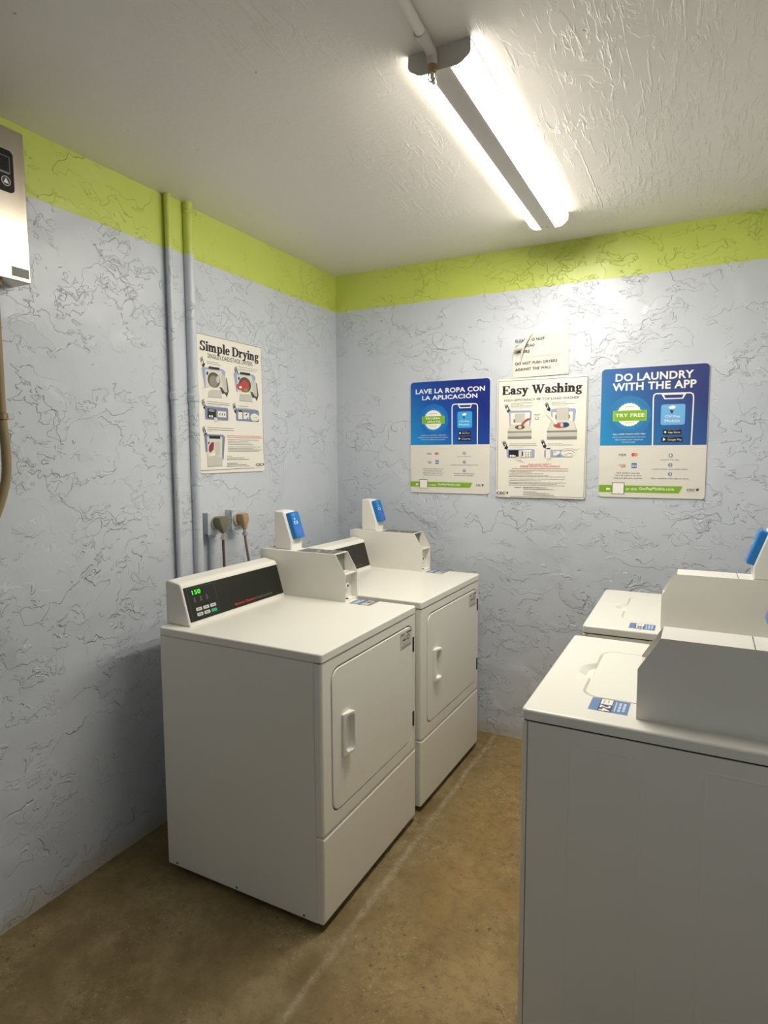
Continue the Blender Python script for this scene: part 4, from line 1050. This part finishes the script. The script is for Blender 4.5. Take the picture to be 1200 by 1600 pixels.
    for x in (-0.08, -D + 0.08):
        for y in (0.07, Wd - 0.07): obj('foot', tube(BM(), [(x, y, 0.0), (x, y, 0.008), (x, y, 0.010), (x, y, z0 + 0.004)], [0.018, 0.018, 0.008, 0.008], 12), DARKGAP, t)
    return t
make_dryer('white coin dryer standing in front, its control panel reading 150 in green', (0.9187, -1.616, 0), -0.0101, '150', '23')
make_dryer('white coin dryer in the room corner, farther from the camera, half behind the other dryer', (0.9252, -0.865, 0), -0.0255, None, '22', Wd=0.694)

# ------------------------------------------------------------------ washers (front faces -x)
def make_washer(label, loc, rz, number, Wd=0.66, D=0.70, z0=0.022, y_meter=0.055, sg=(0.142, 0.231, 0.066, 0.147)):
    t = thing('washer', label, 'washer', loc, rz, 'top-load coin washers along the right wall')
    obj('cabinet', rbox(BM(), 'z', -D, -0.014, -Wd, 0.0, z0, 0.8835, 0.004, 0.001, 0.001), WHITE, t)
    obj('front_panel', rbox(BM(), 'x', -Wd, 0.0, z0, 0.8835, -0.0132, 0.0, 0.004, 0.0, 0.008, 4), WHITE, t)
    # stiffening embosses of the side sheet
    for a, b in ((0.114, 0.273), (0.393, 0.560)):
        pts = [(-b, 0.10), (-a, 0.10), (-a, 0.849), (-b, 0.849)]
        f = lambda ins, y: [(x, y, z) for x, z in rr(-b + ins, -a - ins, 0.10 + ins, 0.849 - ins, 0.010, 3)]
        obj('side_emboss', loft(BM(), [f(0, 0.0), f(0.0015, 0.0007), f(0.005, 0.0007), f(0.007, 0.0003)], False, True), WHITE, t, 1)
    obj('lid_gap', box(BM(), -D + 0.004, -0.006, -Wd + 0.004, -0.004, 0.880, 0.891), DARKGAP, t)
    # top panel with the loading door sunk in it and a finger scoop at its front edge
    zt = 0.914; N = 4
    d0, d1, e0, e1, R = 0.113, 0.520, 0.150, 0.545, 0.045
    def hole(ins, z, scoop=0.035, push=0.0):
        p = rr(-d1 + ins, -d0 - ins, -e1 + ins, -e0 - ins, R, N)       # (x, y): starts at the corner x=-d0, y=-e0
        k = 3 * (N + 1) + N                                            # last point, corner (x1, y0); then the closing front side
        front = []
        for e, s in ((0.415, 0.0), (0.395, 0.55), (0.375, 1.0), (0.325, 1.0), (0.305, 0.55), (0.285, 0.0)): front.append((-d0 - ins + s * scoop, -e))
        return [(a, b, z) for a, b in p + front]
    def outer(ins, z):
        p = rr(-D + ins - 0.002, 0.0015 - ins, -Wd + ins - 0.0015, 0.0015 - ins, 0.014 - min(ins, 0.01), N)
        return [(a, b, z) for a, b in p + [(0.0015 - ins, -e) for e in (0.415, 0.395, 0.375, 0.325, 0.305, 0.285)]]
    lp = [hole(0.004, zt - 0.013, 0.022), hole(0.0, zt - 0.003, 0.033), hole(-0.003, zt, 0.037)]
    for k in range(4): a = k / 3 * PI / 2; r = 0.007; lp.append(outer(r * (1 - math.sin(a)), zt - r * (1 - math.cos(a))))
    lp.append(outer(0.0, 0.8885)); lp.append(outer(0.003, 0.8870))
    obj('top_panel', loft(BM(), [l for l in lp if l], False, False), WHITE, t, 30)
    obj('tub_well', box(BM(), -d1 - 0.004, -d0 + 0.05, -e1 - 0.01, -e0 + 0.01, 0.889, zt - 0.0131), WHITE, t)
    dr = obj('loading_door', rbox(BM(), 'z', -d1 + 0.003, -d0 - 0.003, -e1 + 0.003, -e0 - 0.003, zt - 0.0128, zt + 0.0008, R - 0.003, 0.0, 0.004, N + 2), WHITE, t)
    console(t, -Wd + 0.02, -y_meter - 0.125, xf=-0.585, xb=-0.695)
    for o in [c for c in t.children if c.name.startswith('brand_lettering')]: bpy.data.objects.remove(o)
    ya = -y_meter - 0.110
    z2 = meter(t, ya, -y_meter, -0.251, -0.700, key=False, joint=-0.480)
    reader(t, ya + 0.012, -y_meter - 0.006, -0.612, z2)
    sticker(t, -sg[0], -sg[1], -sg[3], -sg[2], zt, number)
    for x in (-0.08, -D + 0.08):
        for y in (-0.07, -Wd + 0.07): obj('foot', tube(BM(), [(x, y, 0.0), (x, y, 0.008), (x, y, 0.010), (x, y, z0 + 0.004)], [0.018, 0.018, 0.008, 0.008], 12), DARKGAP, t)
    return t
make_washer('white top-load coin washer nearest the camera, blue sticker 24 on its top', (1.5714, -1.7339, 0), PI - 0.0037, '24', Wd=0.68)
make_washer('white top-load coin washer by the back wall, mostly hidden behind the nearer washer', (1.5773, -0.919, 0), PI + 0.0094, '25', Wd=0.65, y_meter=0.062, sg=(0.150, 0.235, 0.030, 0.105))
# ------------------------------------------------------------------ posters
def poster(label, kind, origin, rot, size, data, paper):
    t = thing('poster', label, 'poster', origin, rot)
    t.scale = (size[0] / 0.457, 1, size[1] / 0.610)
    obj('sheet', rbox(BM(), 'y', 0.0, 0.457, 0.0, 0.610, 0.004, 0.0, 0.013, 0.0, 0.0006, 4), paper, t)
    P = Print(Matrix.Identity(4)); P.run(PRINT[data], t)
    return t
PAP_A = mat('poster_card_cream', (0.72, 0.69, 0.62), 0.42); PAP_B = mat('poster_card_ivory', (0.80, 0.77, 0.69), 0.45)
# back wall: u=+x, print faces -y.  left wall: rotated so u=+y, print faces +x
poster('blue and cream poster in Spanish titled Lave la ropa con la aplicación', 0, (0.481, -0.0055, 1.310), 0, (0.458, 0.608), 'app_es', PAP_A)
poster('cream poster titled Easy Washing with step pictures of a top-load washer', 0, (0.976, -0.0095, 1.298), 0, (0.452, 0.607), 'wash', PAP_B)
poster('blue and cream poster in English titled Do laundry with the app', 0, (1.489, -0.0055, 1.313), 0, (0.462, 0.611), 'app_en', PAP_A)
poster('cream poster titled Simple Drying on the left wall beside the painted pipe', 0, (0.0055, -1.145, 1.444), PI / 2, (0.442, 0.601), 'dry', PAP_B)

# curled notice sheet, its top left corner peeling off
t = thing('notice_sheet', 'curled white paper notice taped above the washing poster, asking not to push dryers', 'notice', (1.058, -0.003, 1.908), 0)
t.rotation_euler = (0, math.radians(-1.2), 0)
bm = BM(); NX, NZ = 28, 24; Wn, Hn = 0.277, 0.214
def nz(a, b): return -(0.0012 + 0.0016 * math.sin(a * 7 + b * 3) ** 2 + 0.002 * max(0, b - 0.7) * math.sin(a * 9) ** 2)
vs = {}
ca, cb = (0.0, 0.128), (0.107, Hn)      # cut line of the peeled corner
for j in range(NZ + 1):
    for i in range(NX + 1):
        x = Wn * i / NX; z = Hn * j / NZ
        lim = ca[1] + (cb[1] - ca[1]) * x / cb[0] if x < cb[0] else Hn
        if z > lim: z = lim
        vs[i, j] = bm.verts.new((x, nz(x / Wn, z / Hn) - (0.008 * max(0, 1 - abs(lim - z) / 0.03) if x < cb[0] else 0), z))
for j in range(NZ):
    for i in range(NX):
        try: bm.faces.new((vs[i, j], vs[i + 1, j], vs[i + 1, j + 1], vs[i, j + 1]))
        except ValueError: pass
bmesh.ops.remove_doubles(bm, verts=bm.verts, dist=1e-5); obj('paper', bm, PAPER, t, 80)
# the peeled corner, rolled forward and folded down on itself
EL = [(109, 214), (82, 193), (52, 169), (24, 147), (5, 133), (30, 130), (46, 134), (45, 112), (41, 80)]
ER = [(109, 214), (101, 207), (94, 199), (88, 189), (80, 176), (72, 160), (64, 144), (55, 118), (43, 80)]
bm = BM(); rows = []
for k, (a, b) in enumerate(zip(EL, ER)):
    row = []
    for q in range(9):
        s_ = q / 8; w_ = min(1, math.dist(a, b) / 45)
        row.append(bm.verts.new(((a[0] + (b[0] - a[0]) * s_) / 1000, -0.0105 - 0.018 * w_ * math.sin(PI * (0.15 + 0.72 * s_)) - (0.006 if 4 <= k <= 7 else 0.0), (a[1] + (b[1] - a[1]) * s_) / 1000)))
    rows.append(row)
for a, b in zip(rows, rows[1:]):
    for q in range(8): bm.faces.new((a[q], a[q + 1], b[q + 1], b[q]))
obj('curled_corner', bm, PAPER, t, 80)
P = Print(Matrix.Identity(4), step=0.02); P.z = 5.0
P.run([('part', 'notice_lettering'), ('T', 'black', 'PLEASE DO NOT', 14, 177, 162, 190, 1.1), ('T', 'black', 'OVERLOAD', 14, 149, 112, 162, 1.1), ('T', 'black', 'DRYERS', 14, 121, 86, 134, 1.1),
       ('T', 'grey', '* * * * * * * * * * * * * * * * * * * * * * * * * *', 16, 97, 254, 101, 0.8), ('T', 'black', 'DO NOT PUSH DRYERS', 13, 63, 222, 76, 1.1), ('T', 'black', 'AGAINST THE WALL', 12, 34, 193, 47, 1.1)], t, 9999, 9999)

# ------------------------------------------------------------------ steel cabinet at the left edge, with its feed pipe
t = thing('wall_cabinet', 'brushed steel cabinet high on the left wall with a black display panel', 'cabinet', (0.0, -2.02, 2.047))
yr, yl, X = 0.095, -0.26, 0.090
obj('body', rbox(BM(), 'x', yl, yr, 0.0, 0.435, 0.0, X, 0.003, 0.0, 0.003, 2), STEEL, t)
pn = obj('display_panel', rbox(BM(), 'x', yl + 0.05, 0.058, 0.250, 0.371, X, X + 0.003, 0.012, 0.0, 0.001, 4), mat('panel_black', (0.010, 0.009, 0.009), 0.45, spec=0.15), t)
M = Matrix(((0, -1, 0, X + 0.003), (1, 0, 0, 0), (0, 0, 1, 0), (0, 0, 0, 1)))
P = Print(M, step=0.03); P.z = 0.1
P.run([('part', 'panel_print'), ('L', 'midgrey', 1.5, [(-60, 349), (46, 349), (46, 305), (-60, 305), (-60, 347)]), ('L', 'grey', 3.0, [(-60, 302), (46, 302)]), ('C', 'lightgrey', 33, 279, 14, 14, 24), ('C', 'black', 33, 279, 12, 12, 24), ('P', 'white', [(25, 273), (41, 273), (33, 288)]), ('L', 'lightgrey', 1.6, [(-140, 369.5), (46, 369.5), (53, 367), (56.5, 362)])], pn, 9999, 9999)
sk = obj('rating_label', box(BM(), X, X + 0.0004, 0.036, 0.090, 0.012, 0.040), mat('grey_label', (0.20, 0.19, 0.17), 0.5), t)
t = thing('cabinet_feed_pipe', 'beige pipe with a brass coupling running down from the steel wall cabinet', 'pipe', (0.0, -2.013, 2.047))
obj('pipe', tube(BM(), smooth_path([(0.045, 0, 0.0), (0.045, 0, -0.2), (0.045, 0, -0.4), (0.048, 0.004, -0.50), (0.050, -0.004, -0.60), (0.045, -0.045, -0.72), (0.035, -0.11, -0.84), (0.03, -0.20, -0.98), (0.02, -0.28, -1.2), (0.018, -0.30, -1.6), (0.018, -0.30, -2.03)], 6), 0.0135, 14), EMT, t)
obj('coupling', tube(BM(), [(0.045, 0, -0.392), (0.045, 0, -0.394), (0.045, 0, -0.412), (0.045, 0, -0.414)], [0.0135, 0.0175, 0.0175, 0.0135], 14), mat('brass', (0.35, 0.24, 0.12), 0.35, 1.0), t)
obj('hub', tube(BM(), [(0.045, 0, 0.0), (0.045, 0, -0.016), (0.045, 0, -0.018)], [0.024, 0.024, 0.017], 14), EMT, t)

# ------------------------------------------------------------------ painted outlet boxes and the dryer plugs
def outlet(label, y0, y1, z0, z1, pipe):
    t = thing('outlet_box', label, 'outlet', (0, (y0 + y1) / 2, z0), 0)
    h = (y1 - y0) / 2; hh = z1 - z0
    obj('box', rbox(BM(), 'x', -h, h, 0, hh, 0.0, 0.040, 0.004, 0, 0.001, 2), WALL, t)
    obj('cover_plate', rbox(BM(), 'x', -h - 0.003, h + 0.003, -0.003, hh + 0.003, 0.040, 0.0445, 0.006, 0, 0.0015, 3), WALL, t)
    obj('receptacle', tube(BM(), [(0.044, 0, hh / 2), (0.054, 0, hh / 2), (0.056, 0, hh / 2)], [0.030, 0.030, 0.027], 20), mat('receptacle_cream', srgb(190, 178, 150), 0.5), t)
    bm = BM()
    for y, z in ((-h + 0.008, 0.008), (h - 0.008, 0.008), (-h + 0.008, hh - 0.008), (h - 0.008, hh - 0.008)): screw(bm, (0.0445, y, z), 'x', 0.0045, 0.002)
    obj('plate_screws', bm, WALL, t)
    if pipe: obj('pipe', tube(BM(), [(0.02, 0.0, 0.0), (0.02, 0.0, -z0)], 0.012, 12), WALL, t); obj('pipe_connector', tube(BM(), [(0.02, 0.0, 0.0), (0.02, 0.0, -0.018), (0.02, 0, -0.020)], [0.018, 0.018, 0.012], 8), WALL, t)
outlet('painted outlet box near the pipes holding the olive plug', -1.146, -1.062, 1.180, 1.275, True)
outlet('painted outlet box holding the tan plug, farther from the pipes', -0.991, -0.930, 1.182, 1.276, False)
def plug(name, label, loc, m, mc, sw, path):
    t = thing(name, label, 'power plug', loc, 0)
    w0, w1 = 0.026 * sw, 0.012
    bm = BM(); L = lambda z, a, x0, x1: [(x, y, z) for x, y in rr(x0, x1, -a, a, min(a, 0.010), 3)]
    loft(bm, [L(0.030, w0 * 0.75, 0.006, 0.036), L(0.026, w0, 0.002, 0.042), L(0.000, w0, 0.0, 0.046), L(-0.022, w0 * 0.62, 0.012, 0.044), L(-0.038, w1, 0.018, 0.042), L(-0.040, w1 * 0.8, 0.020, 0.040)])
    obj('plug_body', bm, m, t)
    bm = BM(); a = Vector(path[0]); b = Vector(path[1]); d = (b - a).normalized()
    tube(bm, [a + d * 0.012, a + d * 0.036], 0.0075, 10); tube(bm, [a + d * 0.034 + Vector((0, -0.014, 0)), a + d * 0.034 + Vector((0, 0.014, 0))], 0.0055, 8)
    tube(bm, [a + d * 0.026, a + d * 0.042], 0.0095, 10)
    obj('cord_clamp', bm, CHROME, t)
    obj('cord', tube(BM(), smooth_path(path, 6), 0.0058, 10), mc, t)
plug('power_plug', 'olive grey plug with a dark brown cord in the outlet box by the pipes', (0.055, -1.104, 1.2275), OLIVE, CORD, 1.15, [(0.030, 0, -0.030), (0.030, 0.001, -0.09), (0.032, 0.002, -0.20), (0.034, 0.004, -0.32), (0.045, 0.03, -0.6), (0.05, 0.05, -0.9), (0.04, 0.08, -1.15)])
plug('power_plug', 'tan plug with a grey brown cord in the outlet box away from the pipes', (0.055, -0.960, 1.229), TAN, CORD2, 0.85, [(0.030, 0, -0.030), (0.032, 0.003, -0.09), (0.034, 0.014, -0.16), (0.036, 0.032, -0.25), (0.045, 0.09, -0.5), (0.05, 0.13, -0.8), (0.04, 0.15, -1.15)])
